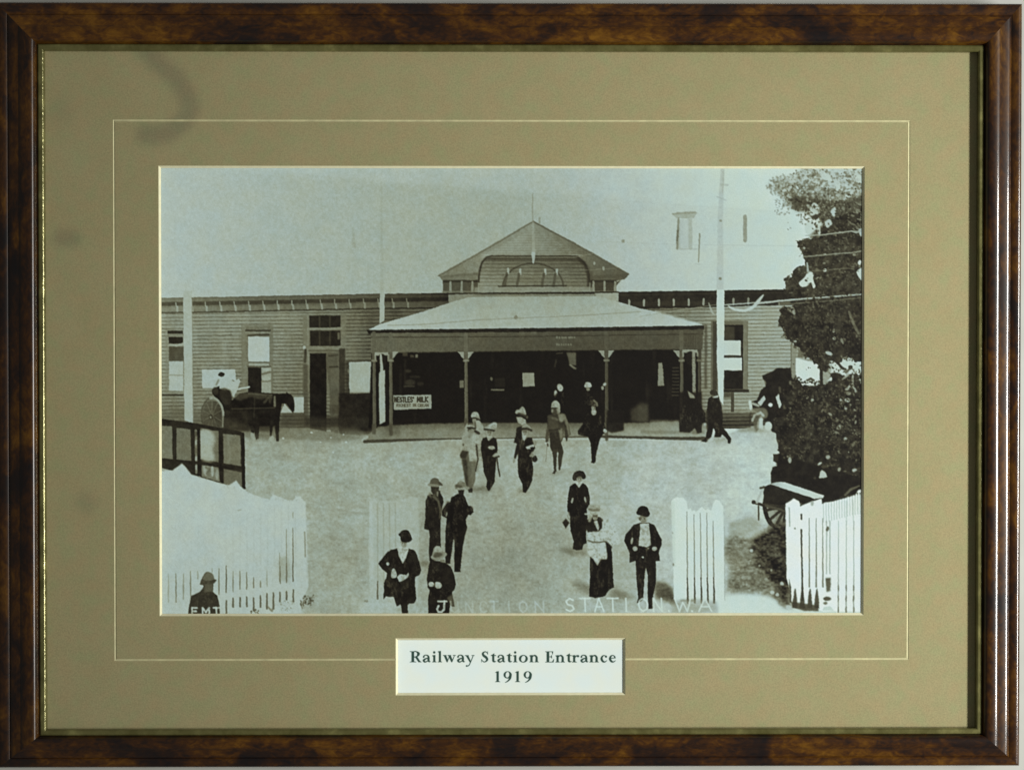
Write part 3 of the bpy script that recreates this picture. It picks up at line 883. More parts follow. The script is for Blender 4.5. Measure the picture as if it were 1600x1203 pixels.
line([(1129, 268), (1128, 300)], 2, 160, 0.5, 0.8); line([(1119, 307), (1133, 313)], 2, 164, 0.6, 0.6); line([(1125, 288), (1136, 289)], 3, 170, 0.6, 0.6)
ell(1125, 344.5, 2.4, 1.6, 128, 0, 0.8, 0.5); ell(1124.5, 435, 2.6, 2.2, 118, 0, 0.85, 0.5)
poly([(1119, 452), (1131, 452), (1130.5, 580), (1129.5, 633), (1122, 622), (1119.5, 560)], 204, 1, 0.4)
# overhead cables of the right wing
fig('building')
view(1100, 445, 6.154)
line([(-620, 300), (0, 205), (120, 190)], 1.2, 150, 0.6, 0.4); line([(190, 190), (560, 165), (870, 140)], 1.7, 186, 0.9, 0.4)
line([(225, 195), (270, 225), (330, 240), (400, 240), (460, 215), (510, 165), (545, 120), (570, 92)], [1.2, 3, 4, 4.5, 5, 5.5, 4, 1], 196, 0.95, 0.5, True)
line([(40, 175), (70, 255), (100, 290)], [2, 3, 1.5], 170, 0.8, 0.5)
# ---- horse and cart
fig('horse', 'horse_cart', 'dark horse harnessed to a two wheeled cart with its driver, printed')
view(245, 560, 6.154)
poly([(720, 400), (800, 330), (900, 315), (1100, 330), (1180, 335), (1250, 330), (1290, 345), (1305, 370), (1320, 430), (1320, 500), (1300, 515), (1285, 490), (1240, 430), (1200, 430), (1185, 520), (1170, 600), (1165, 790), (1145, 790), (1135, 640), (1110, 640), (1095, 740), (1085, 740), (1085, 620), (980, 640), (970, 760), (950, 775), (935, 700), (920, 720), (905, 700), (880, 620), (720, 600), (640, 560), (600, 430), (530, 330), (530, 290), (600, 260), (700, 300)], 20, 1, 0.5)
blob([(740, 360), (820, 325), (930, 325), (1040, 345), (1060, 365), (1000, 390), (900, 370), (780, 400)], 78, 0.6, 1.4); blob([(1090, 345), (1110, 330), (1100, 400), (1085, 430), (1070, 400)], 66, 0.6, 0.8)
line([(1080, 360), (1030, 420)], 3, 96, 0.6, 1); line([(1130, 365), (1130, 450)], [3, 3.5], 124, 0.8, 0.7); line([(880, 335), (1100, 345)], 2, 112, 0.5, 0.8)
rect(640, 500, 900, 690, 38, 0.9, 1.6); poly([(640, 560), (900, 570), (1160, 600), (1160, 700), (640, 690)], 46, 0.75, 2); poly([(860, 480), (1180, 480), (1180, 600), (1120, 640), (980, 650), (880, 640)], 24, 1, 1); poly([(900, 600), (985, 600), (975, 765), (950, 770), (940, 690)], 28, 1, 0.6); poly([(1130, 560), (1175, 560), (1168, 792), (1142, 792)], 24, 1, 0.6); poly([(1085, 600), (1120, 600), (1100, 740), (1082, 740)], 30, 1, 0.6); line([(700, 650), (760, 640)], 3, 70, 0.5, 1)
poly([(890, 720), (1160, 720), (1160, 785), (900, 780)], 96, 0.35, 2.2)
poly([(1238, 340), (1246, 312), (1262, 338)], 24, 1, 0.5); poly([(700, 470), (900, 520), (900, 640), (700, 600)], 30, 0.7, 1.6); line([(720, 480), (1130, 470)], 2.2, 66, 0.6, 0.5); line([(940, 340), (930, 560)], 2, 58, 0.5, 0.6)
ell(920, 745, 20, 38, 152, -18, 0.95, 0.6); ell(1100, 768, 22, 32, 158, 15, 0.95, 0.6); line([(1120, 660), (1125, 740)], 3, 120, 0.5, 0.8)
poly([(545, 400), (600, 430), (632, 520), (632, 640), (560, 660), (520, 620)], 44, 0.8, 2.0); ell(520, 545, 88, 150, 64, 0, 0.7, 1.4)
for a in (20, 55, 90, 125, 160):
    ca, sa_ = np.cos(np.radians(a)), np.sin(np.radians(a))
    line([(530 - 98 * ca, 545 - 158 * sa_), (530 + 98 * ca, 545 + 158 * sa_)], 1.3, 128, 0.4, 0.5)
t = np.linspace(0, 2 * np.pi, 33)
line(np.stack([530 + 102 * np.cos(t), 540 + 165 * np.sin(t)], 1), 2.2, 70, 0.85, 0.5)
line(np.stack([532 + 104 * np.cos(t[23:33]), 540 + 165 * np.sin(t[23:33])], 1), 3.4, 146, 0.95, 0.4); line([(634, 545), (630, 650)], 2.2, 128, 0.8, 0.4)
ell(520, 560, 20, 30, 48, 0, 0.9, 0.8); ell(515, 562, 8, 10, 150, 0, 0.8, 0.5); line([(480, 605), (600, 625)], 6, 70, 0.6, 1.2)
poly([(690, 300), (760, 200), (790, 190), (800, 215), (780, 280), (740, 360), (715, 350)], 176, 1, 0.5)
blob([(600, 265), (615, 195), (640, 175), (700, 185), (740, 215), (725, 290), (650, 300), (605, 285)], 176, 1, 0.5)
line([(775, 290), (885, 270)], 2.6, 176, 1, 0.4); line([(730, 300), (735, 360)], 3, 165, 0.8, 0.6); line([(740, 215), (725, 205)], 1.6, 100, 0.8, 0.5); line([(570, 250), (590, 205)], 3, 110, 0.8, 0.7)
blob([(588, 150), (600, 132), (620, 126), (640, 132), (652, 150), (640, 168), (618, 174), (598, 166)], 38, 1, 0.4)
ell(560, 310, 30, 40, 46, 0, 0.8, 0.8)
blob([(610, 290), (700, 300), (720, 380), (690, 440), (620, 420)], 40, 0.8, 1)

# ---- advertising hoarding at the left edge
fig('hoarding', 'hoarding', 'dark framed hoarding of pale panels at the left edge, printed')
view(245, 560, 6.154)
poly([(25, 575), (300, 610), (600, 665), (820, 705), (840, 730), (848, 1250), (300, 1120), (25, 1040)], 36, 1, 0.5)
poly([(25, 640), (145, 648), (150, 965), (25, 955)], 112, 1, 0.6); poly([(188, 660), (335, 680), (335, 1000), (185, 965)], 106, 1, 0.6)
poly([(410, 690), (590, 690), (590, 990), (420, 960)], 104, 1, 0.6); blob([(412, 690), (520, 690), (560, 780), (535, 860), (550, 975), (420, 955)], 168, 0.95, 2.2)
poly([(635, 720), (800, 735), (805, 1030), (640, 1000)], 110, 1, 0.6); line([(690, 760), (690, 980)], 5, 128, 0.5, 1)
line([(375, 690), (375, 1090)], 4.5, 128, 0.8, 0.7)
for k in range(5):
    ell(375, 720 + 80 * k, 12, 26, (60, 170, 90, 180, 160)[k], 0, 0.7, 0.6)
poly([(430, 1000), (590, 1035), (600, 1180), (430, 1130)], 112, 1, 0.6); ell(470, 1060, 28, 60, 168, 0, 0.8, 1); ell(530, 1075, 14, 55, 172, 0, 0.8, 0.7); ell(575, 1110, 16, 50, 160, 0, 0.7, 0.8); line([(470, 1040), (500, 1060), (480, 1100)], 4, 70, 0.6, 0.8)
poly([(640, 1055), (815, 1090), (815, 1250), (640, 1200)], 98, 1, 0.7)
line([(25, 965), (400, 1000), (830, 1060)], [4, 5, 5], 32, 0.95, 0.5); line([(340, 640), (350, 1100)], 6, 34, 0.95, 0.5); line([(610, 690), (620, 1220)], 5, 28, 1, 0.5); line([(825, 720), (830, 1240)], 4.5, 26, 1, 0.5)
line([(400, 680), (405, 1130)], 5, 28, 0.95, 0.5); line([(168, 640), (170, 960)], 5, 36, 1, 0.5)
line([(25, 592), (340, 630), (800, 712)], 5.5, 34, 1, 0.5); ell(190, 585, 20, 7, 120, 0, 0.8, 0.8)
RGC = fbm(7, 55, 3)
# ---- people, back to front
def face(cx, cy, rx, ry, brim=0.45, turn=0.0):
    """A face a few pixels high: shade under the hat, eyes, nose and mouth."""
    ell(cx, cy, rx, ry, 148, 0, 1, 0.5)
    ell(cx + 0.45 * rx + turn * rx, cy + 0.1 * ry, 0.45 * rx, 0.7 * ry, 110, 0, 0.6, 0.6)
    rect(cx - rx, cy - 1.05 * ry, cx + rx, cy - ry + 2 * ry * brim * 0.8, 72, 0.75, 0.7)
    for e in (-0.42, 0.38):
        ell(cx + (e + turn) * rx, cy - 0.12 * ry, 0.24 * rx, 0.15 * ry, 46, 0, 0.8, 0.4)
    line([(cx + turn * rx, cy - 0.1 * ry), (cx + (turn - 0.05) * rx, cy + 0.25 * ry)], 0.8, 170, 0.6, 0.4)
    line([(cx - 0.3 * rx + turn * rx, cy + 0.5 * ry), (cx + 0.3 * rx + turn * rx, cy + 0.5 * ry)], 0.8, 84, 0.7, 0.4)


def cast(pts, a=0.4, tone=84, b=1.2):
    fig(None); poly(pts, tone + (NW - 0.5) * 50, min(1, a * 1.3), b + 1.6, True, own=False)

view(840, 580, 8)
fig('p_inside_a', 'person', 'person in a pale hat inside the dark verandah, printed')
ell(272, 200, 34, 46, 178, -20, 1, 0.6); ell(216, 275, 18, 45, 168, 5, 1, 0.6); poly([(180, 320), (240, 260), (320, 250), (340, 420), (170, 420)], 15, 0.8, 1)
fig('p_inside_b', 'person', 'person in a round pale hat deep inside the verandah, printed')
blob([(575, 185), (590, 140), (620, 130), (655, 145), (668, 185), (645, 200), (600, 200)], 176, 1, 0.5); ell(622, 218, 22, 22, 132, 0, 1, 0.6); poly([(570, 250), (680, 250), (700, 420), (560, 420)], 15, 0.6, 1)
fig('p_inside_c', 'person', 'person half hidden behind a verandah post, printed')
ell(832, 160, 24, 18, 168, -35, 1, 0.6); ell(805, 205, 18, 24, 150, 10, 1, 0.6)

# man in dark suit walking out
view(830, 590, 7.52)
cast([(690, 990), (760, 980), (830, 985), (760, 1005)], 0.2)
fig('p_suit', 'person', 'man in a dark suit and hat walking away from the verandah, printed')
poly([(650, 420), (690, 410), (770, 415), (815, 450), (850, 520), (870, 600), (875, 645), (840, 660), (800, 720), (770, 850), (750, 930), (752, 985), (735, 1000), (700, 995), (705, 930), (690, 760), (660, 690), (545, 665), (540, 620), (600, 540), (620, 460)], 18, 1, 0.5)
ell(728, 400, 30, 38, 166, 0, 1, 0.6); face(726, 352, 24, 30, 0.3)
poly([(690, 265), (730, 255), (770, 290), (775, 325), (745, 340), (700, 320)], 44, 1, 0.6); line([(730, 262), (762, 290), (768, 325)], 2.6, 128, 0.8, 0.7); line([(735, 320), (745, 310)], 2, 140, 0.5, 0.6)
ell(862, 622, 20, 26, 178, -30, 1, 0.5)
# soldier
cast([(235, 1120), (330, 1080), (400, 1090), (300, 1125)], 0.25)
fig('p_soldier', 'person', 'man in belted uniform and peaked cap striding forward with a cane, printed')
poly([(190, 440), (240, 420), (330, 410), (385, 420), (420, 500), (455, 660), (425, 690), (415, 745), (400, 735), (405, 670), (380, 590), (370, 700), (345, 760), (375, 870), (355, 960), (335, 1080), (315, 1085), (308, 1000), (315, 880), (300, 860), (290, 1000), (290, 1090), (270, 1125), (240, 1120), (262, 1080), (250, 950), (240, 870), (215, 800), (205, 640), (195, 740), (170, 760), (160, 740), (175, 600)], 46, 1, 0.5)
poly([(350, 420), (385, 420), (425, 520), (450, 660), (430, 680), (405, 560), (370, 470)], 108, 0.95, 0.8)
poly([(310, 420), (370, 430), (370, 500), (330, 520), (320, 470)], 128, 0.9, 1); poly([(310, 600), (360, 590), (370, 700), (330, 740), (320, 660)], 118, 0.85, 1)
poly([(190, 440), (300, 470), (320, 600), (210, 610), (200, 520)], 66, 0.8, 1.2); poly([(210, 640), (320, 620), (340, 840), (230, 850)], 34, 0.8, 1); poly([(165, 600), (200, 560), (200, 740), (165, 750)], 78, 0.7, 1)
line([(205, 612), (330, 600)], 2, 30, 0.8, 0.6); line([(240, 470), (310, 490)], 3, 96, 0.7, 0.8)
poly([(375, 520), (410, 640), (410, 740), (385, 690)], 40, 0.9, 0.7)
blob([(228, 350), (240, 290), (285, 262), (325, 300), (332, 370), (325, 410), (260, 350)], 158, 1, 0.5); poly([(222, 348), (310, 345), (305, 372), (228, 370)], 40, 1, 0.5); poly([(230, 370), (300, 365), (310, 420), (265, 440), (235, 410)], 60, 0.9, 0.7)
ell(243, 385, 12, 20, 140, 0, 0.8, 0.7); poly([(290, 350), (330, 350), (325, 420), (300, 420)], 138, 0.8, 0.8); ell(355, 480, 26, 40, 132, 20, 0.7, 1)
line([(160, 765), (190, 775)], 3, 176, 0.9, 0.5); line([(185, 775), (190, 795)], 3, 50, 0.9, 0.5); line([(180, 800), (165, 975)], 1.2, 112, 0.7, 0.5)

# group in the middle
view(700, 630, 8.02)
cast([(240, 1050), (420, 1040), (540, 1050), (500, 1090), (300, 1090)], 0.55, 84)
cast([(860, 1090), (960, 1080), (990, 1100), (900, 1115)], 0.45)
fig('p_pale_back', 'person', 'man in a pale jacket and pale hat behind the pair of officers, printed')
poly([(300, 210), (390, 210), (440, 290), (470, 400), (460, 470), (400, 500), (330, 330)], 150, 1, 0.7)
blob([(280, 170), (290, 120), (330, 100), (370, 120), (385, 170), (395, 200), (340, 190), (280, 180)], 160, 1, 0.5); line([(262, 178), (340, 182), (395, 205)], 2.8, 30, 0.9, 0.5); poly([(300, 190), (345, 190), (345, 230), (305, 230)], 132, 1, 0.6)
fig('p_sailor', 'person', 'man in a light shirt and grey trousers carrying a coat, printed')
poly([(165, 430), (200, 300), (235, 240), (270, 330), (380, 360), (420, 420), (415, 560), (440, 720), (400, 760), (360, 860), (335, 860), (335, 960), (300, 1050), (295, 1100), (250, 1110), (240, 1060), (215, 1030), (190, 860), (140, 650), (170, 560)], 148, 1, 0.6)
poly([(160, 650), (250, 590), (260, 720), (345, 720), (330, 960), (295, 1060), (295, 1105), (255, 1105), (215, 1030)], 88, 1, 0.7); poly([(170, 690), (230, 700), (245, 1040), (215, 1020)], 36, 0.85, 1.4); poly([(280, 730), (335, 720), (325, 960), (290, 1040)], 112, 0.6, 1.2); poly([(240, 1060), (300, 1055), (298, 1110), (255, 1112)], 40, 1, 0.5)
poly([(140, 640), (180, 575), (245, 600), (215, 690), (150, 680)], 44, 0.95, 0.8); ell(205, 575, 30, 18, 132, 0, 0.7, 0.8); ell(183, 515, 10, 18, 50, 0, 0.8, 0.6)
poly([(340, 500), (360, 510), (380, 700), (345, 850), (330, 850), (360, 690), (335, 560)], 38, 0.9, 0.6)
ell(405, 715, 26, 40, 166, 0, 0.9, 0.7); poly([(255, 590), (340, 540), (350, 700), (270, 715)], 164, 0.85, 1); poly([(290, 400), (390, 390), (380, 500), (300, 520)], 170, 0.7, 1.2); poly([(200, 400), (270, 420), (260, 520), (190, 500)], 138, 0.7, 1.4); ell(262, 400, 14, 35, 92, 10, 0.6, 1.2)
ell(262, 330, 26, 26, 30, 0, 0.95, 0.6); blob([(232, 275), (262, 262), (310, 270), (335, 300), (300, 305), (240, 300)], 160, 0.9, 0.5); line([(240, 300), (335, 310)], 3, 32, 0.9, 0.5); poly([(240, 330), (290, 320), (330, 350), (300, 380), (250, 380)], 128, 0.9, 0.8); line([(335, 345), (380, 370)], 4.5, 34, 0.9, 0.5); ell(255, 250, 14, 10, 50, 0, 0.7, 0.6); line([(330, 240), (338, 290)], 3, 46, 0.7, 0.7)
fig('p_stick', 'person', 'person in a wide pale hat and long dark coat with a walking stick, printed')
poly([(430, 430), (480, 415), (500, 460), (560, 420), (600, 440), (615, 560), (600, 680), (585, 850), (575, 990), (545, 1040), (515, 1090), (490, 1090), (470, 1040), (480, 960), (440, 860), (425, 700), (400, 560), (410, 470)], 24, 1, 0.5)
blob([(450, 305), (500, 270), (560, 235), (605, 250), (600, 290), (570, 325), (500, 318), (455, 318)], 164, 1, 0.5); line([(452, 322), (570, 335)], 3.4, 42, 0.95, 0.5); poly([(470, 340), (550, 345), (540, 420), (500, 465), (478, 420)], 164, 1, 0.6); face(514, 372, 28, 34, 0.4)
ell(538, 550, 46, 22, 160, 5, 1, 0.6); poly([(545, 660), (580, 620), (620, 610), (630, 655), (580, 672)], 150, 1, 0.6); line([(590, 672), (632, 660)], 2.6, 34, 0.9, 0.5); line([(605, 680), (620, 800), (640, 910)], 2.2, 40, 0.9, 0.4)
fig('p_behind', 'person', 'person in a pale hat walking behind the woman with a dark bag, printed')
poly([(850, 300), (920, 280), (920, 420), (900, 600), (860, 640), (840, 690), (820, 690), (830, 600), (855, 500), (815, 490), (840, 400)], 26, 1, 0.6)
blob([(835, 110), (850, 80), (885, 75), (920, 40), (950, 60), (970, 140), (920, 140), (880, 120), (850, 125)], 160, 1, 0.6); line([(880, 125), (930, 140), (985, 165)], 4, 50, 0.9, 0.7); poly([(850, 170), (910, 165), (965, 200), (970, 250), (920, 270), (870, 240)], 156, 1, 0.7); ell(820, 715, 15, 28, 128, 10, 0.8, 0.7); ell(985, 172, 8, 22, 110, 10, 0.6, 0.6)
fig('p_bag', 'person', 'woman in a long dark dress holding a round dark bag, printed')
poly([(940, 460), (1000, 420), (1045, 430), (1065, 480), (1085, 560), (1060, 610), (1045, 680), (1060, 800), (1050, 960), (1000, 1070), (965, 1120), (930, 1110), (925, 1000), (880, 920), (865, 780), (870, 640), (900, 560), (925, 440)], 20, 1, 0.5)
blob([(915, 305), (940, 270), (970, 255), (1010, 280), (1035, 320), (1000, 325), (940, 315)], 146, 1, 0.6); line([(915, 318), (980, 312), (1035, 335)], 4, 38, 0.95, 0.6); poly([(930, 335), (985, 345), (975, 420), (940, 475), (925, 420)], 166, 1, 0.6); face(958, 366, 26, 32, 0.5, -0.1); line([(1015, 350), (1040, 400)], 3, 140, 0.5, 0.8)
poly([(968, 545), (1010, 525), (1075, 510), (1070, 540), (1020, 545), (1030, 570), (985, 570)], 172, 1, 0.5); ell(1080, 690, 34, 42, 26, 0, 1, 0.5); poly([(1010, 660), (1040, 610), (1085, 590), (1095, 640), (1050, 670)], 150, 0.85, 0.7); line([(1065, 470), (1090, 480), (1080, 520)], 4, 150, 0.6, 0.8)

# two men talking
view(640, 730, 7.075)
cast([(100, 1050), (200, 1045), (210, 1080), (110, 1085)], 0.5); cast([(540, 1140), (600, 1140), (560, 1165)], 0.3)
fig('p_talk_a', 'person', 'man in a dark coat and grey hat with a hand to his face, printed')
poly([(190, 310), (230, 290), (260, 300), (330, 280), (360, 320), (370, 380), (345, 480), (335, 620), (335, 760), (340, 900), (330, 1010), (210, 1030), (205, 900), (215, 760), (205, 690), (150, 675), (165, 560), (170, 370)], 24, 1, 0.5)
poly([(190, 310), (225, 270), (240, 330)], 96, 0.8, 1); line([(265, 320), (310, 370), (335, 460), (330, 560)], [5, 3.5, 3, 2], 92, 0.75, 0.9)
poly([(225, 200), (320, 205), (310, 290), (255, 300), (230, 250)], 36, 1, 0.6); blob([(215, 190), (225, 140), (260, 112), (305, 120), (325, 160), (345, 190), (310, 200), (225, 200)], 78, 1, 0.5); line([(205, 188), (300, 200)], 4, 138, 0.8, 0.7); line([(320, 165), (350, 190)], 3, 60, 0.9, 0.6); ell(320, 275, 14, 22, 26, 0, 0.9, 0.5); line([(300, 270), (300, 310)], 2.5, 140, 0.8, 0.7)
fig('p_talk_b', 'person', 'man in shirtsleeves dark waistcoat and trousers seen from behind, printed')
poly([(450, 330), (520, 290), (580, 285), (610, 330), (640, 420), (670, 420), (690, 450), (700, 490), (670, 525), (640, 520), (615, 580), (630, 660), (600, 780), (580, 900), (555, 1140), (560, 1155), (490, 1150), (485, 1000), (490, 790), (475, 800), (440, 1060), (390, 1060), (385, 950), (390, 700), (405, 560), (350, 530), (350, 480), (400, 400), (440, 380)], 17, 1, 0.5)
poly([(350, 480), (410, 370), (440, 380), (420, 450), (380, 520)], 34, 0.7, 1); ell(402, 515, 8, 30, 148, 12, 0.9, 0.6); poly([(655, 420), (690, 430), (695, 490), (665, 480)], 62, 0.7, 1)
poly([(520, 230), (600, 235), (590, 300), (540, 300)], 26, 1, 0.6); blob([(500, 215), (520, 170), (560, 148), (600, 165), (620, 215), (650, 230), (590, 240), (510, 235)], 110, 1, 0.5); line([(530, 235), (640, 225)], 4, 150, 0.9, 0.7); line([(505, 200), (560, 210)], 4, 62, 0.8, 0.8); line([(545, 160), (560, 158)], 3, 150, 0.6, 0.8)

# man hands at his waist in front of the gate
fig('gate_a', 'picket_gate', 'faint pale picket gate standing open left of centre, printed')
view(540, 740, 8.594)
poly([(300, 370), (330, 325), (400, 330), (420, 385), (780, 330), (860, 290), (960, 330), (980, 700), (960, 1700), (310, 1700), (290, 900)], 174, 0.8, 1.0)
for gx in (420, 500, 580, 660):
    line([(gx, 400), (gx + 5, 1650)], 1.8, 142, 0.6, 0.7)
line([(300, 370), (290, 1000), (310, 1600)], 1.2, 138, 0.5, 0.7); line([(330, 380), (345, 1400)], 5, 188, 0.5, 1.2)
view(560, 815, 8.022)
line([(232, 740), (230, 960)], [1.5, 3], 88, 0.9, 0.4)
poly([(110, 0), (180, 0), (190, 1150), (110, 1150)], 176, 0.4, 2); poly([(100, 990), (480, 1000), (480, 1150), (0, 1150), (0, 1020)], 184, 0.6, 2)
fig(None); dabs([(60, 970), (110, 970), (105, 1000), (65, 1000)], 8, (105, 135), (0.8, 2), (0.5, 1.1), 204, (0.5, 0.9))
poly([(790, 500), (870, 500), (870, 545), (790, 540)], 118, 0.6, 1.5)
fig('p_waist', 'person', 'man in a dark frock coat and bowler holding his hands at his waist, printed')
poly([(400, 345), (480, 325), (545, 500), (620, 330), (690, 350), (720, 400), (755, 500), (780, 600), (760, 660), (700, 690), (700, 780), (718, 960), (690, 1020), (625, 1020), (608, 1040), (615, 1175), (545, 1175), (520, 1030), (470, 1060), (435, 940), (400, 940), (340, 930), (305, 970), (310, 760), (340, 700), (350, 640), (290, 590), (240, 520), (300, 440), (350, 380)], 24, 1, 0.45)
ell(360, 522, 20, 22, 182, 0, 1, 0.5); poly([(478, 325), (520, 310), (590, 320), (625, 335), (590, 440), (545, 520), (505, 440)], 184, 1, 0.5)
blob([(520, 240), (600, 245), (610, 290), (580, 320), (545, 318), (525, 280)], 158, 1, 0.5); face(566, 274, 34, 40, 0.4, -0.1)
blob([(495, 155), (530, 115), (570, 95), (620, 110), (645, 155), (665, 215), (640, 245), (590, 255), (530, 240), (515, 185)], 22, 1, 0.4)
blob([(405, 690), (410, 610), (435, 580), (460, 610), (475, 670), (450, 700)], 170, 1, 0.5); blob([(480, 685), (520, 655), (590, 660), (620, 635), (615, 680), (570, 720), (510, 745), (490, 720)], 176, 1, 0.5); line([(470, 600), (500, 640), (560, 630)], 3, 20, 0.8, 0.6)
fig('p_soft_hat', 'person', 'man in a pale felt hat and dark overcoat looking down, printed')
poly([(890, 470), (1000, 490), (1080, 510), (1150, 560), (1190, 650), (1215, 780), (1200, 840), (1165, 880), (1195, 1060), (1165, 1060), (1140, 1040), (1130, 1175), (865, 1175), (865, 1050), (860, 980), (885, 850), (860, 820), (850, 700), (870, 560)], 22, 1, 0.45)
poly([(1100, 950), (1170, 900), (1195, 1060), (1165, 1060)], 84, 0.8, 1.2); poly([(1020, 470), (1070, 470), (1075, 505), (1020, 500)], 96, 0.8, 0.8)
blob([(905, 440), (920, 400), (940, 330), (980, 300), (1020, 310), (1045, 360), (1090, 380), (1095, 410), (1040, 450), (970, 470), (920, 465)], 138, 1, 0.5); blob([(940, 360), (950, 315), (985, 300), (1025, 315), (1040, 365), (1000, 375)], 160, 0.9, 0.7); blob([(930, 430), (950, 385), (1010, 380), (1050, 400), (1010, 435), (950, 445)], 66, 0.9, 1); line([(905, 440), (960, 465), (1040, 455), (1095, 405)], 2.2, 150, 0.8, 0.5)
ell(905, 780, 34, 32, 172, 0, 1, 0.5); ell(990, 790, 50, 40, 172, 15, 1, 0.5); line([(945, 770), (945, 810)], 2, 60, 0.7, 0.6)

# women on the right
view(860, 720, 8.017)
cast([(130, 1090), (280, 1080), (420, 1110), (430, 1170), (250, 1170), (150, 1140)], 0.45)
fig('p_woman', 'person', 'woman in a long black dress and big round hat carrying a small bag, printed')
poly([(280, 280), (310, 270), (345, 325), (400, 270), (440, 300), (465, 340), (490, 460), (490, 540), (450, 600), (460, 700), (440, 900), (450, 1030), (410, 1045), (395, 1110), (330, 1115), (275, 1100), (285, 1000), (245, 870), (240, 760), (235, 690), (205, 620), (205, 540), (220, 400), (235, 320)], 19, 1, 0.45)
ell(268, 490, 12, 36, 150, 14, 1, 0.5); ell(432, 480, 12, 36, 150, -14, 1, 0.5)
blob([(270, 200), (290, 145), (350, 118), (405, 130), (435, 180), (425, 220), (390, 225), (320, 240), (280, 240)], 24, 1, 0.4)
blob([(320, 230), (340, 195), (375, 195), (392, 230), (375, 262), (340, 265)], 150, 1, 0.5); face(356, 228, 30, 34, 0.35); poly([(295, 255), (345, 265), (400, 255), (350, 330)], 184, 1, 0.5)
poly([(140, 770), (185, 720), (235, 770), (185, 845)], 30, 1, 0.6); line([(215, 650), (225, 720)], 4, 158, 0.7, 0.8)
view(880, 780, 6.683)
cast([(100, 860), (270, 900), (290, 1000), (200, 960), (110, 900)], 0.5, 84, 2); cast([(520, 940), (640, 960), (680, 1020), (500, 1030)], 0.5, 100, 2)
fig('p_apron', 'person', 'woman in a straw hat white wrap and apron over a long dark skirt, printed')
poly([(275, 600), (450, 440), (500, 490), (525, 920), (480, 940), (430, 1010), (330, 1030), (265, 1010), (275, 800)], 17, 1, 0.45)
poly([(230, 380), (270, 340), (340, 350), (430, 300), (420, 220), (470, 200), (520, 220), (590, 440), (570, 475), (490, 475), (440, 435), (455, 620), (390, 620), (352, 690), (310, 620), (280, 600), (250, 560), (250, 450)], 186, 1, 0.7)
line([(258, 425), (300, 445), (360, 448), (430, 435)], 2.4, 74, 0.85, 0.6); line([(440, 440), (500, 500)], 3, 26, 0.8, 0.8)
poly([(240, 210), (300, 180), (380, 180), (400, 210), (400, 300), (370, 330), (250, 340), (230, 300)], 26, 1, 0.6); poly([(315, 230), (350, 215), (372, 290), (358, 330)], 178, 1, 0.6)
face(328, 186, 26, 30, 0.5); ell(275, 200, 16, 36, 150, 15, 0.9, 0.8)
blob([(250, 120), (270, 60), (320, 40), (370, 60), (385, 110), (375, 150), (300, 150)], 166, 1, 0.7); line([(268, 100), (300, 112), (365, 108)], 4, 86, 0.75, 0.9); poly([(215, 145), (290, 130), (380, 130), (375, 155), (220, 158)], 176, 1, 0.5); ell(395, 150, 30, 30, 170, 0, 0.7, 1.2)
line([(380, 200), (400, 215)], 4, 40, 0.8, 0.6)
fig(None)
poly([(960, 880), (1040, 870), (1140, 940), (1170, 1050), (1180, 1110), (1080, 1060), (960, 1020)], 66 + (NW - 0.5) * 110, 0.85, 2.6, True); poly([(500, 950), (560, 985), (640, 990), (760, 1010), (700, 1035), (540, 1020)], 96, 0.45, 2.6, True)
fig('p_bowler', 'person', 'man in a black bowler hat with an open jacket over a white shirt, printed')
poly([(730, 265), (800, 240), (890, 240), (950, 265), (985, 340), (1025, 420), (1025, 470), (995, 560), (1010, 640), (965, 640), (965, 880), (935, 1010), (940, 1140), (890, 1145), (880, 1020), (880, 800), (860, 705), (845, 800), (835, 1040), (800, 1070), (765, 1085), (780, 1030), (765, 860), (750, 640), (690, 660), (690, 560), (650, 470), (630, 430), (650, 360), (700, 300)], 20, 1, 0.45)
poly([(800, 250), (890, 245), (912, 470), (870, 500), (780, 480), (795, 380)], 184, 1, 0.5); ell(845, 425, 12, 20, 150, 0, 0.5, 1); ell(712, 430, 12, 36, 160, 10, 1, 0.5)
blob([(785, 200), (800, 180), (870, 175), (885, 200), (860, 235), (820, 240)], 164, 1, 0.5); face(834, 204, 34, 34, 0.3, -0.1); ell(798, 200, 12, 18, 44, 0, 0.7, 0.6); line([(815, 240), (840, 236)], 2.5, 110, 0.7, 0.6)
blob([(762, 135), (780, 90), (820, 65), (870, 80), (890, 120), (903, 150), (880, 180), (830, 172), (770, 155)], 18, 1, 0.4)
ell(748, 512, 26, 24, 174, 20, 1, 0.5); ell(950, 512, 26, 22, 174, -10, 1, 0.5); ell(828, 602, 12, 9, 170, 0, 1, 0.4); poly([(850, 510), (900, 500), (870, 540)], 168, 0.9, 0.6); poly([(770, 495), (870, 500), (900, 560), (780, 560)], 14, 0.8, 0.7)
